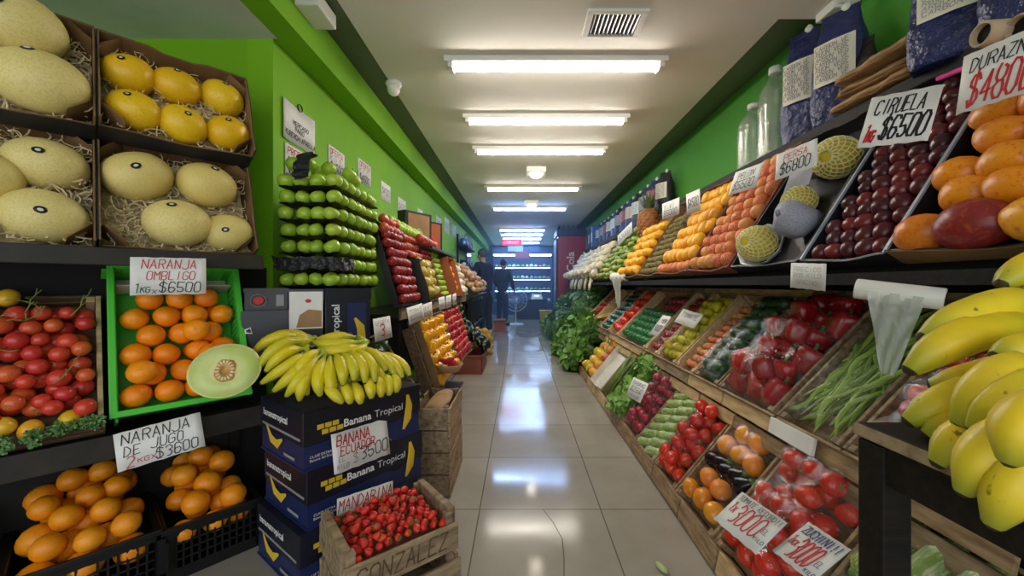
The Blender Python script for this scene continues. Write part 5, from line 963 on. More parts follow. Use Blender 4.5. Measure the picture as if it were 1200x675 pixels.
grid(fr, .012, .305, .012, LTT - .02, .0265, 'plum', rc('dark red plum', 'grey edged carton', b=b_), 'plum', None, dx=.056, dy=.05, z=.028, mode='rand', sc=(.9, 1.08))
fr = RT(1.83); carton(fr, .44, LTT, .05, 'black carton of netted and paper wrapped melons', sag=.15, inn='black_card', outn='black_card', back=1.3)
def netmelon(x, y, s_, lb, lean, foil=False):
    t_ = thing('netted_melon', fr @ TR(x, y, s_ * .9, lean, .2, .5, s_), lb, 'melon'); obj('fruit_body', MB().lathe(rnd(1, 1.15, .02, 10), 18), 'net_melon_skin', t_, smooth=True)
    nb = MB(); n = 16
    for sg_ in (1, -1):
        for k in range(n):
            nb.tube([(1.06 * math.sin(p) * math.cos(6.283 * k / n + sg_ * p * 1.1), 1.06 * math.sin(p) * math.sin(6.283 * k / n + sg_ * p * 1.1), -1.2 * math.cos(p)) for p in [.25 + .22 * q for q in range(13)]], .035, 4)
    obj('foam_net', nb, 'foam_net', t_, smooth=True)
    if foil: obj('foil_dish', MB().lathe([(.2, -1.2), (.7, -1.1), (1.25, -.55), (1.45, -.2), (1.4, -.18), (1.2, -.5), (.7, -1.02)], 20, lobes=10, lamp=.03, M=Matrix.Rotation(-.4, 4, 'X')), 'foil_tray', t_, smooth=True)
netmelon(.14, .10, .072, 'yellow melon in a foam net lying in a foil dish', .6, True)
netmelon(.23, .30, .06, 'yellow melon in a foam net between the two grey wrapped ones', 1.0)
netmelon(.32, .47, .075, 'netted yellow melon highest in its carton, beside the plums', .8)
for x, y, s_, lb in ((.33, .18, .07, 'round fruit wrapped in crumpled grey paper, lower one'), (.17, .50, .065, 'fruit wrapped in smooth grey paper, upper one')):
    t_ = thing('wrapped_melon', fr @ TR(x, y, s_, .4, .1, .3, s_), lb, 'melon'); obj('paper_wrap', MB().lathe([(.1, -1), (.7, -.85), (1, -.2), (1, .35), (.75, .9), (.3, 1.2), (.12, 1.35)], 14, nz=.25, seed=int(x * 50)), 'grey_paper', t_, smooth=True); obj('paper_twist', MB().tube([(0, 0, 1.25), (.08, .05, 1.45), (.2, .1, 1.5)], [.14, .09, .12], 7), 'grey_paper', t_, smooth=True)
t_ = thing('paper_sheet', fr @ TR(.2, .40, .09, .25, .1, .1), 'folded grey paper sheet standing above the netted melons', 'paper'); obj('sheet', MB().add([(-.07, -.06, 0), (.07, -.05, .01), (.09, .10, .02), (-.05, .12, 0), (-.07, -.06, -.002), (.07, -.05, .008), (.09, .10, .018), (-.05, .12, -.002)], [(0, 1, 2, 3), (7, 6, 5, 4), (0, 4, 5, 1), (1, 5, 6, 2), (2, 6, 7, 3), (3, 7, 4, 0)]), 'grey_paper', t_)
fr = RT(2.29); carton(fr, .44, LTT, .055, 'red brown carton of peaches next to the netted melons', sag=.4, inn='red_card', outn='red_card', back=1.3)
grid(fr, .012, .43, .012, LTT, .038, 'peach', rc('red yellow peach', 'red brown carton', b=b_), 'peach', None, dx=.079, dy=.068, z=.042)
fr = RT(2.83); carton(fr, .52, LTT, .055, 'brown carton of yellow mangoes in rows', sag=.4, inn='red_card', outn='brown_card', back=1.3)
grid(fr, .012, .51, .09, LTT, .043, 'ymango', rc('yellow mango', 'brown carton of the top tier', b=b_), 'mango', None, dx=.088, dy=.096, z=.045, mode='y')
spots(fr, [(.05 + .085 * i, .04) for i in range(6)], .038, 'peach', [f'reddish peach along the lip of the yellow mangoes, {ORD[i]} {b_}' for i in range(6)], 'peach')
fr = RT(3.25); carton(fr, .40, LTT, .05, 'dark carton of small brown kiwis', sag=.4, inn='brown_card', outn='brown_card', back=1.3)
grid(fr, .012, .39, .012, LTT - .1, .027, 'kiwi', 'small brown green kiwi in the carton beside the yellow mangoes', 'kiwi', 'kiwis on the top tier', dx=.058, dy=.054, z=.03)
fr = RT(3.95); carton(fr, .66, LTT, .05, 'brown carton of yellow round fruit below the pineapple', sag=.4, inn='brown_card', outn='brown_card', back=1.3)
grid(fr, .012, .65, .012, LTT - .15, .042, 'ymango', rc('round yellow fruit', 'carton below the pineapple', b=b_), 'mango', None, dx=.098, dy=.09, z=.05)
pn = thing('pineapple', at(766, 257, 4.0) + V((-.05, 0, -.06)), 'pineapple standing above the round yellow fruit', 'pineapple')
pn.scale = (1.2, 1.2, 1.2); pb = MB().lathe([(.03, -.12), (.075, -.1), (.095, 0), (.088, .09), (.055, .135), (.02, .14)], 20, nz=.12)
obj('fruit_body', pb, 'pineapple_skin', pn, smooth=True); ey = MB()
for j in range(8):
    for i in range(11):
        z = -.09 + .027 * j; rr = .096 * math.sqrt(max(.2, 1 - (z / .16) ** 2)); a = (i + .5 * (j % 2)) * .571; ey.ball(.014, .006, .012, 6, 4, M=TR(rr * math.cos(a), rr * math.sin(a), z, 0, 0, a + 1.57))
obj('skin_eyes', ey, 'orange_card', pn); lf = MB()
for i in range(22):
    a = i * 2.4; d = V((math.cos(a), math.sin(a), 0)); h = .10 + .004 * i; sp = .08 - .003 * i; q = V((-d.y, d.x, 0)) * .012; bz = V((0, 0, .12))
    lf.add([bz + d * .02 - q, bz + d * .02 + q, bz + d * (.03 + sp * .4) + q * .8 + V((0, 0, h * .6)), bz + d * (.03 + sp * .4) - q * .8 + V((0, 0, h * .6)), bz + d * (.03 + sp) + V((0, 0, h))], [(0, 1, 2, 3), (3, 2, 4)])
obj('leaf_crown', lf, 'pineapple_leaf', pn)
fr = RT(5.05); carton(fr, 1.06, LTT, .05, 'green carton of plantains on the top tier', sag=.3, inn='green_paint', outn='brown_card', back=1.3)
for j in range(9):
    for i in range(4): place(P['plantain'][0], fr @ TR(.15 + .25 * i + R.uniform(-.03, .03), .05 + .075 * j + R.uniform(-.01, .01), .05, 1.2 + R.uniform(-.3, .3), R.uniform(-.1, .1), R.uniform(-.3, .3), .125), f'green plantain, {ORD[i]} across in the {ORD[j]} row up of the green carton', 'plantain')
fr = RT(7.9); carton(fr, 2.8, LTT, .05, 'long tray of white garlic bulbs at the far end of the top tier', sag=.1, inn='brown_card', outn='brown_card', back=1.2)
grid(fr, .02, 2.78, .02, LTT - .08, .06, 'garlic', 'white garlic bulb on the far end of the top tier', 'garlic', 'garlic bulbs at the far end', dx=.135, dy=.11, z=.06, jit=.35)
grid(fr, .05, 2.7, .0, .2, .055, 'garlic', 'white garlic bulb on the far end of the top tier', 'garlic', 'garlic bulbs at the far end', dx=.17, dy=.13, z=.16, jit=.3)
for k in range(7): x = 1.0 - .01 * (k % 3); st = MB().tube([(x, 5.4 + .33 * k, 1.09), (x - .03, 5.4 + .33 * k, 1.0), (x - .035, 5.41 + .33 * k, .93)], [.028, .024, .018], 8); tag(obj('white_leek', st, 'garlic_skin', None, None, True), 'white leek root hanging below the garlic bulbs', 'leek', 'leeks hanging below the garlic')
# ---- middle tier
WC = dict(sag=0)
def mid(y, w, lb, wood='crate_wood', side='pale_wood'): fr = RM(y); wood_crate(fr, w, LM, .075, lb, wood, side=side, front=1, name='wooden_crate'); return RM(y, .002)
fr = mid(1.115, .40, 'wooden crate of film covered tomatoes behind the black table', side='worn_wood'); it = grid(fr, .015, .385, .02, LM, .036, 'tomato', rc('ripe tomato', 'film covered crate by the table', b=b_), 'tomato', None, dx=.076, dy=.068, z=.038); it += grid(fr, .05, .35, .05, LM - 0.09, .034, 'tomato', 'ripe tomato in the top layer under the film by the table', 'tomato', 'top layer of tomatoes by the table', dx=.076, dy=.068, z=.088); film(fr, .40, LM * .95, it, 'clear film stretched over the tomatoes behind the black table')
fr = mid(1.40, .27, 'wooden crate of flat green beans', side='worn_wood')
for k in range(100):
    x, y = R.uniform(.045, .225), R.uniform(.09, .49); L = R.uniform(.17, .22); place(R.choice(P['bean']), fr @ TR(x, y, .012 + .045 * R.random() + .0002 * k, math.pi / 2 + R.uniform(-.1, .1), 0, R.gauss(0, .38), L) @ Matrix.Rotation(R.uniform(0, 6), 4, 'Z'), 'long flat green bean in the film covered crate', 'green bean', 'green beans in the crate')
bb = [(.03 + .03 * i, .04 + .05 * j, .055, .03) for i in range(8) for j in range(11)]; film(fr, .26, LM, bb, 'clear film stretched tight over the green beans', .005)
fr = mid(1.81, .385, 'wooden crate of red bell peppers in clear bags', side='worn_wood'); it = grid(fr, .02, .37, .03, LM + .05, .055, 'redpep', rc('red bell pepper', 'film covered crate beside the beans', b=b_), 'pepper', None, dx=.12, dy=.09, z=.055, mode='tilt'); it += grid(fr, .08, .31, .08, LM - 0.05, .048, 'redpep', 'red bell pepper in the top layer beside the beans', 'pepper', 'top layer of red bell peppers', dx=.12, dy=.1, z=.135, mode='tilt'); film(fr, .385, LM + .02, it, 'shiny clear bag over the red bell peppers', lift=.008)
fr = mid(2.06, .235, 'wooden crate of dark green cucumbers', side='worn_wood')
it = []
for j in range(7):
    for q in range(2): place(P['cuke'][0], fr @ TR(.115 + R.uniform(-.01, .01), .045 + .072 * j + .035 * q, .036 + .05 * q, 0, math.pi / 2, R.uniform(-.05, .05), .195), f'dark cucumber in the {"under" if q == 0 else "upper"} layer, {ORD[j]} up from the crate lip', 'cucumber')
    it.append((.06, .06 + .072 * j, .085, .036)); it.append((.16, .06 + .072 * j, .085, .036))
film(fr, .235, LM + .02, it, 'shiny clear bag over the dark cucumbers', lift=.004)
fr = mid(2.31, .235, 'narrow crate of small elongated red tomatoes', side='pale_wood'); it = grid(fr, .02, .215, .03, LM - .03, .021, 'cherry', 'small elongated red tomato beside the cucumbers', 'tomato', 'small elongated red tomatoes', dx=.043, dy=.048, z=.03, mode='rand')
fr = mid(2.63, .30, 'wooden crate of yellow lemons', side='pale_wood'); it = grid(fr, .02, .28, .03, LM - .02, .031, 'lemon', rc('yellow green lemon', 'middle tier crate', b=b_), 'lemon', None, dx=.066, dy=.058, z=.036); it += grid(fr, .05, .25, .06, LM - .05, .029, 'lemon', 'yellow green lemon in the top layer of the middle tier crate', 'lemon', 'top layer of lemons', dx=.068, dy=.06, z=.085, skip=lambda j, i: R.random() < .3); film(fr, .30, LM - .05, it, 'clear film over the yellow lemons')
fr = mid(2.88, .235, 'narrow crate of bagged dark red apples', side='pale_wood'); it = grid(fr, .02, .215, .03, LM, .034, 'rapple', rc('dark red apple', 'narrow bagged crate', b=b_), 'apple', None, dx=.072, dy=.062, z=.038); film(fr, .235, LM, it, 'clear bag over the dark red apples')
fr = mid(3.68, .78, 'wide wooden crate of green limes', side='pale_wood'); it = grid(fr, .04, .72, .03, .36, .035, 'lime', 'dark green lime under the green net in the wide crate', 'lime', 'limes in the wide crate', dx=.074, dy=.064, z=.04); netbag(fr, .72, .38, it, 'green net bag drawn over the limes', x0=.03)
it = grid(fr, .35, .74, .38, .55, .036, 'radish', 'red radish above the green limes', 'radish', 'radishes above the limes', dx=.08, dy=.07); film(fr, .4, .2, it, 'clear bag over the radishes above the limes', x0=.35, y0=.37)
fr = mid(4.05, .35, 'wooden crate of red tomatoes past the limes', side='pale_wood'); it = grid(fr, .02, .33, .03, LM, .046, 'tomato', rc('red tomato', 'crate past the limes', b=b_), 'tomato', None, dx=.098, dy=.085, z=.05)
fr = mid(4.45, .38, 'wooden crate of stacked dark cucumbers past the tomatoes', side='pale_wood')
for j in range(8):
    for q in range(2): place(P['cuke'][0], fr @ TR(.10 + .18 * q, .04 + .07 * j, .05, 0, math.pi / 2, R.uniform(-.15, .15), .2), f'dark cucumber, {ORD[q]} of two in the {ORD[j]} row up of the far crate', 'cucumber')
fr = mid(4.95, .46, 'wooden crate of pumpkin halves beside the herbs', side='pale_wood')
for i, (x, y, s_) in enumerate(((.24, .15, .105), (.33, .40, .09))):
    t_ = thing('half_pumpkin', fr @ TR(x, y, .06, -.5, 0, 0, s_), ['larger cut yellow pumpkin half facing out', 'smaller cut yellow pumpkin half behind the larger one'][i], 'pumpkin'); obj('rind', MB().lathe([(.05, -.7), (.6, -.55), (.95, -.1), (1, 0), (.95, .0)], 18), 'orange_card', t_, smooth=True); obj('flesh', MB().lathe([(.97, 0), (.95, .01), (.5, .0), (.3, -.05), (.02, -.06)], 18), 'lemon_skin', t_, smooth=True)
fr = mid(5.5, .5, 'wooden crate of chillies beside the herbs', side='pale_wood'); grid(fr, .02, .48, .03, LM, .035, 'hot', 'red chilli in the crate beside the herbs', 'pepper', 'red chillies beside the herbs', dx=.075, dy=.06, z=.04)
# leafy greens fill the far end of both lower tiers
def greens(fr, w, rows, dx, dy, y0, z, kinds, where, s0):
    n = int(w / dx)
    for j in range(rows):
        for i in range(n):
            k = R.choice(kinds); nm = k.split('_')[0]
            place(R.choice(P[k]), fr @ TR((i + .5 + .25 * (j % 2)) * dx, y0 + j * dy, z, R.uniform(-.7, -.2), R.uniform(-.3, .3), R.uniform(0, 6), s0 * R.uniform(.85, 1.15)), f'leafy {nm} bunch among the greens {where}', nm, f'{nm} bunches among the greens {where}')
greens(RM(6.6), .9, 3, .22, .19, .08, .0, ['parsley_bunch', 'parsley_bunch', 'chard_bunch'], 'on the middle tier', .2)
greens(RM(8.5), 1.8, 3, .25, .2, .06, .0, ['parsley_bunch', 'chard_bunch', 'chard_bunch', 'lettuce_head'], 'at the far end of the middle tier', .22)
greens(RB(5.6), 1.25, 3, .22, .17, .06, .0, ['lettuce_head', 'lettuce_head', 'parsley_bunch'], 'on the lowest tier', .24)
greens(RB(6.6), .9, 3, .22, .17, .06, .0, ['radish_bunch', 'radish_bunch', 'lettuce_head'], 'beside the radish bunches', .22)
greens(RB(8.5), 1.8, 3, .26, .18, .04, .0, ['chard_bunch', 'parsley_bunch', 'lettuce_head', 'parsley_bunch'], 'at the far end of the lowest tier', .24)
# ---- bottom tier
def low(y, w, lb, side='worn_wood', wood='crate_wood'): fr = RB(y); wood_crate(fr, w, LB, .06, lb, wood, side=side, front=1); return RB(y, .002)
fr = low(1.02, .34, 'wooden crate of pale zucchini with a price card')
it = []
for j in range(2):
    for i in range(4): place(P['zuke'][0], fr @ TR(.05 + .08 * i, .12 + .22 * j, .045, math.pi / 2, 0, -.2 + R.uniform(-.04, .04), .21), f'pale striped zucchini, {ORD[i]} across in the {ORD[j]} row up behind its card', 'zucchini'); it.append((.05 + .08 * i, .12 + .22 * j, .05, .05))
film(fr, .34, LB, it, 'clear bag over the pale zucchini by the table')
fr = low(1.385, .35, 'wooden crate of red round tomatoes with a price card', side='crate_wood'); it = grid(fr, .015, .335, .02, LB + .06, .041, 'tomato', rc('big red tomato', 'lowest crate with the price card', b=b_), 'tomato', None, dx=.084, dy=.074, z=.045); it += grid(fr, .055, .30, .06, LB - 0.03, .038, 'tomato', 'big red tomato in the top layer behind the price card', 'tomato', 'top layer of big red tomatoes', dx=.084, dy=.074, z=.10, skip=lambda j, i: R.random() < .15); film(fr, .33, LB - .1, it, 'clear bag glinting over the big red tomatoes', x0=.01, y0=.1)
fr = low(1.725, .325, 'wooden crate of orange mandarins and dark eggplants', side='crate_wood'); it = grid(fr, .03, .29, .02, .19, .044, 'otomato', rc('bright orange mandarin', 'lowest packet of the crate', b=b_), 'mandarin', None, dx=.088, dy=.08, z=.05)
for i in range(5): place(P['egg'][0], fr @ TR(.05 + .055 * i, .215 + .01 * (i % 2), .05, 0, 1.4, .4 + .1 * i, .036), f'small black eggplant between the mandarins, {ORD[i]} across', 'eggplant')
it2 = grid(fr, .02, .30, .26, .42, .041, 'otomato', rc('bright orange mandarin', 'upper packet of the crate', b=b_), 'mandarin', None, dx=.082, dy=.076, z=.05); film(fr, .30, .2, it, 'clear film round the lower mandarin packet', y0=.0, x0=.01); film(fr, .30, .2, it2, 'clear film round the upper mandarin packet', y0=.25, x0=.01)
fr = low(2.0, .265, 'wooden crate of red tomatoes beside the mandarins', side='crate_wood'); it = grid(fr, .015, .25, .02, LB + .05, .036, 'tomato', rc('red tomato', 'lowest crate beside the mandarins', b=b_), 'tomato', None, dx=.078, dy=.07, z=.045); it += grid(fr, .05, .215, .055, LB - 0.05, .035, 'tomato', 'red tomato in the top layer beside the mandarins', 'tomato', 'top layer of tomatoes beside the mandarins', dx=.078, dy=.07, z=.098, skip=lambda j, i: R.random() < .15); film(fr, .25, .22, it, 'clear bag over the tomatoes beside the mandarins', y0=.12)
fr = low(2.29, .28, 'wooden crate of pale striped zucchini in two columns', side='crate_wood')
for j in range(9):
    for i in range(2): place(P['zuke'][0], fr @ TR(.07 + .135 * i, .03 + .055 * j, .045 + .006 * (j % 2), 0, math.pi / 2, .35 + R.uniform(-.05, .05), .155), f'pale striped zucchini, {ORD[i]} of two in the {ORD[j]} row up', 'zucchini')
fr = low(2.62, .32, 'wooden crate of bagged red radishes', side='crate_wood'); it = grid(fr, .02, .30, .02, LB + .05, .036, 'radish', 'dark red radish in the shiny bag past the zucchini', 'radish', 'bagged radishes past the zucchini', dx=.078, dy=.068, z=.045); it += grid(fr, .06, .26, .06, LB - 0.05, .034, 'radish', 'dark red radish in the shiny bag past the zucchini', 'radish', 'bagged radishes past the zucchini', dx=.078, dy=.068, z=.10, skip=lambda j, i: R.random() < .2); film(fr, .31, LB + .04, it, 'shiny clear bag over the dark red radishes')
fr = low(2.92, .28, 'wooden crate of leafy greens behind a price card', side='crate_wood'); greens(fr, .26, 3, .13, .14, .08, 0, ['lettuce_head'], 'behind the handwritten card', .13)
fr = low(3.35, .42, 'wooden crate with a bundle of long green stalks', side='crate_wood')
for i in range(60): x0 = .04 + R.uniform(0, .34); tag(obj('green_stalk', MB().tube([(x0, .02, .012 + .001 * i), (x0 + R.uniform(-.04, .04), .25, .02 + .0012 * i), (x0 + R.uniform(-.08, .08), .46, .02 + .0012 * i)], [.004, .0045, .002], 5), 'lime_stem' if i % 3 else 'herb_leaf', None, fr, True), 'long thin green stalk in the bundle on the lowest tier', 'green onion', 'long green stalks on the lowest tier')
pc = thing('carton_lid', RB(3.72) @ TR(0, 0, .03, .0, 0, 0), 'pale carton lid standing between stalks and bagged fruit', 'carton lid'); obj('lid_panel', MB().box(.02, .3, .0, .46, .0, .012), 'pale_card', pc, bevel=.003); obj('lid_rim', MB().box(.02, .3, .0, .012, .012, .06).box(.02, .032, .012, .46, .012, .06), 'pale_card', pc)
fr = low(4.3, .55, 'wooden crate of bagged yellow and orange fruit', side='crate_wood'); it = grid(fr, .02, .53, .02, LB + .04, .048, P['ymango'] + P['peach'] + P['lemon'], 'bagged yellow or orange fruit on the lowest tier', 'fruit', 'bagged fruit at the end of the lowest tier', dx=.1, dy=.088, z=.05); film(fr, .54, LB, it, 'clear bag over the yellow and orange fruit')
# wooden slats that run along the tiers
rr_ = random.Random(5)
def slat_run(x, z, ya, yb, h, lb, th, group, matn=('crate_wood', 'pale_wood', 'crate_wood', 'worn_wood')):
    y = ya; k = 0
    while y < yb:
        L = rr_.uniform(.26, .34) * (1 + .1 * y); M = FR((x, y + L, z), (0, -1, 0), (math.cos(th), 0, math.sin(th))); obj('wooden_slat', MB().box(0, L - .012, 0, h, 0, .012), rr_.choice(matn), rs, M, bevel=.002); y += L; k += 1
slat_run(.935, .452, .72, 4.6, .062, 'wooden slat along the lip of the middle tier', 1.35, 'slats along the middle tier lip')
slat_run(.935, .382, .72, 4.6, .055, 'wooden slat just under the lip of the middle tier', 1.35, 'slats under the middle tier lip')
slat_run(.682, .008, 1.02, 4.6, .075, 'wooden slat along the floor edge of the stand', 1.35, 'slats along the floor edge')
slat_run(1.385, .925, .80, 4.6, .05, 'wooden slat along the top of the middle tier', 1.5, 'slats along the middle tier top')
bx = MB().box(0, .21, 0, .055, 0, .012); tag(obj('white_label_board', bx, 'white_paper', None, FR((.93, 1.42, .462), (0, -1, 0), (.2, 0, .98)) @ TR(0, 0, .016), bevel=.002), 'blank white board strip on the slat below the green beans', 'label board')
# ---- price cards of the right side
card((1126, 68, .93), (1225, 25, .80), (1120, 135, .92), [('DURAZNO', .12, .66, .22, 'ink_black', .8), ('$4800', .12, .08, .5, 'ink_red', .8, .07)], 'white card with DURAZNO and a red price over the mangoes', off=-.0)
card((1026, 114, 1.12), (1112, 97, 1.0), (1004, 174, 1.12), [('CIRUELA', .12, .62, .28, 'ink_black', .72), ('1kg', .06, .1, .34, 'ink_red', .16), ('$6500', .28, .12, .42, 'ink_black', .66)], 'white card with CIRUELA and 6500 over the plums')
card((921, 177, 1.42), (971, 156, 1.30), (908, 212, 1.42), [('PERSA', .2, .62, .24, 'ink_red', .6), ('$6800', .12, .14, .4, 'ink_black', .76)], 'white card with 6800 over the netted melons')
card((862, 202, 1.86), (895, 190, 1.68), (853, 229, 1.86), [('PELON', .2, .6, .24, 'ink_black', .6), ('$5500', .12, .15, .36, 'ink_black', .76)], 'white card over the peaches, first beyond the melons')
card((925, 308, 1.33), (966, 309, 1.20), (926, 337, 1.33), [('PRECIOS', .1, .68, .16, 'ink_grey', .8), ('POR KILO', .1, .44, .16, 'ink_grey', .8), ('GRACIAS', .2, .18, .16, 'ink_grey', .6)], 'torn white slip hanging below the plums', name='price_slip')
card((804, 228, 2.5), (820, 221, 2.35), (805, 252, 2.5), [('$4500', .1, .3, .4, 'ink_black', .8)], 'small white card at the top of the yellow mangoes'); card((776, 239, 3.0), (796, 231, 2.75), (776, 257, 3.0), [('KIWI', .15, .55, .3, 'ink_black', .6), ('$5000', .1, .12, .34, 'ink_black', .8)], 'white card leaning at the top of the kiwis')
card((725, 275, 4.6), (742, 258, 4.2), (724, 288, 4.6), [('$3000', .1, .3, .4, 'ink_black', .8)], 'white card at the top of the plantains')
card((776, 369, 2.55), (786, 371, 2.45), (761, 391, 2.53), [('LIMON', .1, .6, .22, 'ink_black', .8), ('$4000', .1, .2, .3, 'ink_black', .8)], 'white card between the lemons and the limes'); card((795, 360, 2.55), (818, 367, 2.38), (790, 377, 2.5), [('TOMATE', .1, .5, .3, 'ink_black', .8)], 'white card lying above the lemons')
card((739, 440, 2.42), (756, 448, 2.30), (733, 463, 2.38), [('RABANO', .1, .68, .2, 'ink_black', .8), ('$2500', .1, .36, .24, 'ink_black', .8), ('kilo', .3, .1, .18, 'ink_black', .5)], 'white handwritten card before the leafy greens on the lowest tier')
card((862, 571, 1.12), (913, 606, .99), (836, 608, 1.075), [('TOMATE RECORD!!', .06, .80, .14, 'ink_black', .92), ('1x', .06, .42, .3, 'ink_red', .14), ('3000', .2, .22, .54, 'ink_red', .58, .06), ('EL', .8, .44, .13, 'ink_black', .12), ('kilo', .76, .22, .14, 'ink_black', .22)], 'white card with a red 3000 on the big tomatoes')
card((935, 603, 1.0), (982, 634, .90), (905, 645, .95), [('ZUCHINI!!', .08, .72, .2, 'ink_blue', .86, .1), ('1kx', .05, .36, .24, 'ink_red', .2), ('3000', .22, .12, .54, 'ink_red', .5, .06), ('EL', .78, .28, .14, 'ink_blue', .14), ('kilo', .72, .06, .14, 'ink_blue', .24)], 'white card with ZUCHINI and a red 3000')
# ---- on the top ledge
def sack(px, py_top, py_bot, Y, wd, dp, lb, yaw, matn='bag_navy', panel=True, lean=0.0, nm='plastic_sack', hh=None, inkm='cream_paper'):
    bot = at(px, py_bot, Y); h = hh or at(px, py_top, Y).z - bot.z; bot.z = 1.722; bot.x = max(1.43, min(1.53, bot.x)); t_ = thing(nm, Matrix.Translation(bot) @ Euler((lean, 0, yaw)).to_matrix().to_4x4(), lb, 'sack')
    vs = []; fs = []; n = 44; rings = [(0, .55, .6), (.01, .92, .95), (.15, 1, 1), (.45, .98, .95), (.7, .9, .72), (.86, .72, .35), (.95, .66, .1), (1, .7, .06)]; fine = []
    for (u0, a0, c0), (u1, a1, c1) in zip(rings, rings[1:]):
        for s_ in range(4): q = s_ / 4; fine.append((u0 + (u1 - u0) * q, a0 + (a1 - a0) * q, c0 + (c1 - c0) * q))
    rings = fine + [rings[-1]]
    for k, (u, a, b2) in enumerate(rings):
        for i in range(n):
            an = 2 * math.pi * i / n; ca, sa = math.cos(an), math.sin(an); e = lambda v_: math.copysign(abs(v_) ** .6, v_); w_ = 1 + .06 * noise.noise(V((ca * 2 + px, sa * 2, u * 5))) + .035 * noise.noise(V((ca * 7 + px, sa * 7, u * 9))) + .02 * abs(noise.noise(V((ca * 16, sa * 16 + px, u * 22))))
            vs.append((e(ca) * wd / 2 * a * w_, e(sa) * dp / 2 * b2 * w_, u * h))
    for k in range(len(rings) - 1):
        for i in range(n): fs.append((k*n+i, k*n+(i+1) % n, (k+1)*n+(i+1) % n, (k+1)*n+i))
    fs += [tuple(range(n))[::-1], tuple((len(rings)-1)*n+i for i in range(n))]
    obj('sack_body', MB().add(vs, fs), matn, t_, smooth=True)
    if panel:
        pm = MB(); pv = []; pf = []
        for i in range(7):
            for k in range(2): x = -wd * .36 + wd * .72 * i / 6; y = -dp / 2 * (1.1 - .16 * abs(i - 3) / 3) * (1, .93)[k] - .006; pv.append((x, y, h * (.36, .72)[k]))
        for i in range(6): pf.append((2*i, 2*i+2, 2*i+3, 2*i+1))
        l_ = obj('printed_label', pm.add(pv, pf), inkm, t_); tx = MB()
        for q in range(7): write(tx, 'CARBON VEGETAL'[q % 3:q % 3 + 9], -wd * .3, h * (.39 + .044 * q), .035 * h, wd * .58, .005 * h, z=0, jit=.5)
        tx.v = [(x, -dp / 2 * 1.1 - .010, y) for x, y, z in tx.v]; obj('label_print', tx, 'ink_grey', l_)
        obj('sack_knot', MB().ball(.02, .016, .02, 8, 5, M=TR(wd * .1, 0, h * 1.01), nz=.3), 'white_plastic', t_, smooth=True)
    return t_
sack(943, 32, 165, 2.02, .20, .13, 'navy sack with a white label, beside the clear jugs', -1.05); sack(985, 12, 150, 1.80, .22, .13, 'navy sack with a white label, right against the green wall box', -1.05)
sack(1012, 34, 128, 1.70, .11, .08, 'black unlabelled plastic sack behind the brown paper', -1.2, 'bag_black', False)
sack(1116, -60, 82, 1.27, .24, .14, 'tall navy sack with a white label standing above the mangoes', -.95); sack(1195, -60, 60, 1.06, .24, .13, 'dark navy sack at the photo edge with a pink printed strip', -1.2, 'bag_navy', False)
lb_ = thing('printed_strip', FR((1.37, .985, 1.93), (.3, -.95, 0), (0, 0, 1)), 'white strip with PRODUCTO printed in red on the edge sack', 'label'); obj('strip', MB().box(0, .14, 0, .03, 0, .003), 'white_paper', lb_); obj('lettering', printed('PRODUCTO', .022, .0002, TR(.006, .008, .0), .0035), 'ink_red', lb_)
for i, (x, y_, lb) in enumerate(((1.475, 2.46, 'shorter clear plastic jug on the ledge against the green wall'), (1.475, 2.25, 'taller clear plastic jug beside the first navy sack'))):
    s_ = (.9, 1.15)[i]; t_ = thing('plastic_jug', TR(x, y_, 1.722, 0, 0, 0, (1, 1, s_)), lb, 'jug'); pr = [(.03, 0), (.088, .006)]
    for k in range(9): pr += [(.094, .02 + .03 * k), (.088, .035 + .03 * k)]
    pr += [(.09, .30), (.075, .35), (.04, .40), (.03, .415), (.03, .44)]
    obj('jug_body', MB().lathe(pr, 22), 'jug_plastic', t_, smooth=True); obj('jug_cap', MB().lathe([(.01, .465), (.034, .462), (.034, .432), (.03, .43)], 16), 'white_plastic', t_, smooth=True)
for i, (oz, rt) in enumerate(((0, .0), (.054, .10), (.108, -.04))):
    M = FR((1.425, 1.72 - .015 * i, 1.742 + oz), (math.sin(.06 + rt), -math.cos(.06 + rt), .0), (1, .1, 0)); prof = []
    for q in range(4):                       # four folds, one over the other
        ys = [-.07 + .008 * q + .14 * k / 6 for k in range(7)]; ys = ys if q % 2 == 0 else ys[::-1]
        for k, y in enumerate(ys): prof.append((y, .003 + .013 * q + .004 * math.sin(k * 1.3 + q) + (.004 if k in (0, 6) else 0)))
    vs = []; fs = []; m_ = len(prof); n = 10
    for j in range(n + 1):
        for k, (y, z) in enumerate(prof): vs.append((.34 * j / n + .012 * math.sin(k * .5 + i) * (j in (0, n)), y + .006 * math.sin(j * 1.3 + i * 2), max(.001, z + .003 * math.sin(j * 1.9 + k * .35))))
    for j in range(n):
        for k in range(m_ - 1): fs.append((j*m_+k, j*m_+k+1, (j+1)*m_+k+1, (j+1)*m_+k))
    o = obj('kraft_bag', MB().add(vs, fs), 'kraft_paper', None, M, True); so = o.modifiers.new('thick', 'SOLIDIFY'); so.thickness = .002
    tag(o, f'folded brown paper bags, {["lowest", "middle", "topmost"][i]} bundle of the stack on the ledge', 'paper bag')
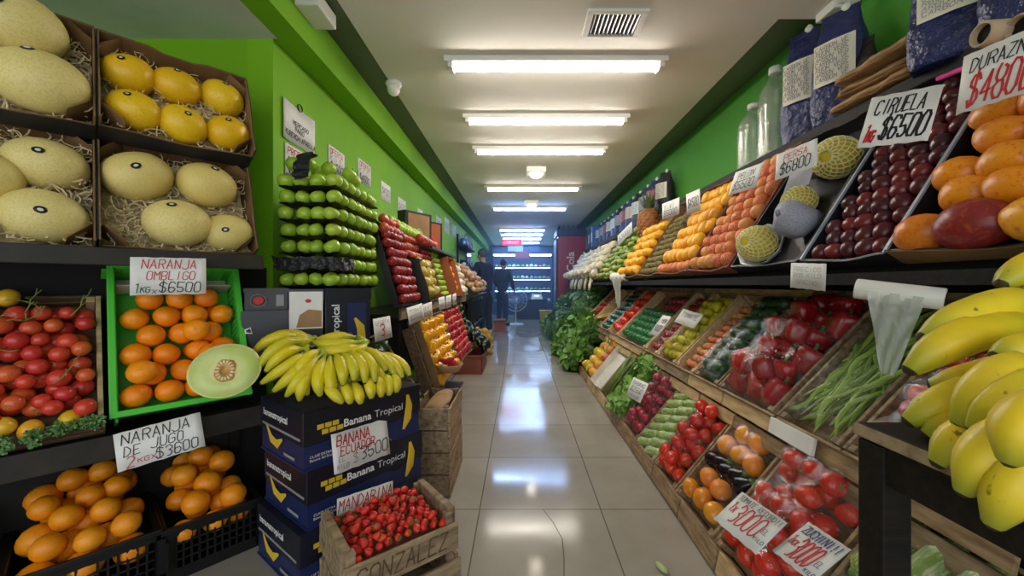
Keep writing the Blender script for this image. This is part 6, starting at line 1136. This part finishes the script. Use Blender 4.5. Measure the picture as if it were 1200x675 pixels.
for i, (px, py, Y, lb) in enumerate(((1150, 40, .98, 'open cardboard tube lying on the ledge, nearer the tall navy sack'), (1192, 32, .93, 'open cardboard tube cut by the photo edge'))):
    c = at(px, py, Y); t_ = thing('cardboard_tube', FR(c, (0, 0, 1), (-.93, .1, 0)), lb, 'tube'); pr = [(.024, 0), (.029, 0), (.029, .28), (.024, .28), (.024, 0)]
    tb = MB(); n = 22; obj('tube_body', MB().lathe([(.023, .004), (.023, 0), (.029, -.002), (.03, .002), (.03, .30)], 22, M=FR((0, 0, 0), (0, 1, 0), (1, 0, 0))) if False else MB().lathe([(.004, -.05), (.0225, -.05), (.023, .0), (.026, .004), (.03, .0), (.03, -.30), (.004, -.30)], 22), 'cardboard_tube', t_, M=Matrix.Rotation(math.pi / 2, 4, 'X') @ Matrix.Rotation(math.pi, 4, 'X') if False else Matrix.Rotation(-math.pi / 2, 4, 'X'), smooth=True); obj('dark_core', MB().lathe([(.003, -.012), (.0228, -.012), (.0228, -.016), (.003, -.016)], 18), 'black_cloth', t_, M=Matrix.Rotation(-math.pi / 2, 4, 'X'))
tag(obj('pink_rod', MB().tube([at(1100, 92, 1.25), at(1165, 66, .98)], .008, 8), 'pink_plastic', None, None, True), 'bright pink rod lying along the ledge edge above the plums', 'rod')
for i in range(12):
    y = 4.0 + .29 * i; px = CX + 1.495 * FX / y
    sack(px, 0, 0, y, .20, .13, ['printed dark sack with a pale label, nearest of the far row on the ledge', *[f'printed dark sack on the ledge, {ORD[k]} of the far row' for k in range(1, 12)]][i], -1.2 + R.uniform(-.15, .15), ['bag_black', 'bag_navy', 'bag_navy'][i % 3], True, 0, 'charcoal_sack', .44 - .004 * i, ['cream_paper', 'red_pack', 'grey_paper', 'pale_pack'][i % 4])
for i in range(2):
    t_ = thing('blue_pack_box', (1.47, 7.65 + .3 * i, 1.722), ['blue box', 'dark box'][i] + ' at the far end of the top ledge', 'box'); obj('box_body', MB().box(-.06, .08, -.1, .1, 0, .42), ['blue_pack', 'black_card'][i], t_, bevel=.004); obj('box_label', MB().box(-.062, -.06, -.07, .07, .12, .3), 'pale_pack', t_)
# plastic bag rolls hanging under the top tier
def bagroll(c, r, L, d, lb, hang):
    M = FR(c, d, (0, 0, 1)); t_ = thing('bag_roll', M, lb, 'bag roll'); RX = Matrix.Rotation(math.pi / 2, 4, 'Y')
    obj('roll', MB().lathe([(r * .55, 0), (r * .6, -.001), (r * .95, 0), (r, .003), (r, L - .003), (r * .95, L), (r * .55, L)], 22, M=RX), 'white_plastic', t_, smooth=True)
    obj('core', MB().lathe([(r * .2, -.0015), (r * .56, -.0015), (r * .56, .004), (r * .2, .004)], 18, M=RX).lathe([(r * .2, L + .0015), (r * .56, L + .0015), (r * .56, L - .004), (r * .2, L - .004)], 18, M=RX), 'black_cloth', t_)
    vs = []; fs = []; m_ = 10; n = 8
    for k in range(m_ + 1):
        for i in range(n + 1):
            u = k / m_; x = L * .16 + L * .66 * i / n; wsh = .75 * u; x = x * (1 - wsh) + (L * .62) * wsh; vs.append((x, -hang * u, r * 1.0 - .01 * u + .006 * math.sin(i * 2 + k)))
    for k in range(m_):
        for i in range(n): q = k * (n + 1) + i; fs.append((q, q + 1, q + n + 2, q + n + 1))
    obj('hanging_bag', MB().add(vs, fs), 'bag_film', t_, smooth=True)
clear('bag_film', '#ececee', .12, .2, .5, 25, .4)
bagroll(at(1003, 338, 1.02), .026, .16, V((.25, -.30, -.06)), 'white roll of thin plastic bags hanging below the plums', .2)
bagroll(at(718, 325, 3.95), .045, .2, V((.3, -.5, 0)), 'white roll of plastic bags far along under the plantains', .3)
# ------------------------------------------------------------------ black table with bananas
TX, TY, TZ = .517, .60, .79
tb = thing('black_table', (TX, TY, 0), 'small black painted wooden table with worn edges carrying bananas', 'table')
obj('table_top', MB().box(0, .36, -.42, -.215, TZ - .022, TZ).box(0, .36, -.21, 0, TZ - .022, TZ), 'black_wood', tb, bevel=.004); obj('worn_edge', MB().box(-.003, 0, -.42, 0, TZ - .018, TZ - .001), 'worn_wood', tb)
obj('apron', MB().box(.005, .025, -.38, -.04, TZ - .075, TZ - .022).box(.045, .32, -.025, -.005, TZ - .075, TZ - .022), 'black_wood', tb)
for x, y in ((.0, -.045), (.315, -.045), (.0, -.42), (.315, -.42)): obj('leg', MB().box(x, x + .042, y, y + .042, 0, TZ - .022), 'black_wood', tb, bevel=.003)
BM_ = ['banana_skin', 'banana_green', 'banana_dark']
hand([((1245, 352, .60), (1155, 362, .57), (1078, 400, .56)), ((1245, 380, .58), (1140, 390, .545), (1062, 438, .55)), ((1250, 405, .59), (1155, 438, .56), (1088, 452, .58), .9)], 'topmost hand of ripe bananas on the black table', .0245, 'ripe_banana_hand', BM_)
hand([((1262, 298, .62), (1215, 308, .61), (1170, 336, .60)), ((1275, 310, .60), (1240, 330, .60), (1195, 345, .60))], 'banana tips showing above the topmost hand by the photo edge', .023, 'ripe_banana_hand', BM_)
hand([((1235, 412, .49), (1205, 408, .48), (1163, 420, .48), .85), ((1225, 428, .47), (1170, 445, .46), (1122, 502, .475), 1.05), ((1245, 440, .45), (1190, 465, .44), (1140, 508, .455), 1.05)], 'middle hand of ripe bananas with dark tips on the table', .0235, 'ripe_banana_hand', BM_)
hand([((1215, 445, .55), (1130, 462, .535), (1060, 497, .55)), ((1210, 470, .53), (1135, 487, .52), (1083, 512, .53), .9), ((1215, 495, .49), (1145, 505, .475), (1096, 547, .48))], 'low hand of ripe bananas lying on the far table corner', .0235, 'ripe_banana_hand', BM_)
hand([((1235, 490, .44), (1170, 520, .42), (1128, 580, .435), 1.05), ((1250, 520, .41), (1200, 555, .395), (1162, 618, .41), 1.05), ((1270, 470, .39), (1210, 488, .37), (1182, 545, .375))], 'near hand of ripe bananas hanging over the table edge', .0225, 'ripe_banana_hand', BM_)
tag(obj('melon_rind_scrap', MB().ball(.018, .03, .012, 10, 6), 'pale_stalk', None, TR(.50, 1.37, .008, 0, .3, .4), True), 'pale green scrap fallen on the floor tiles', 'scrap')
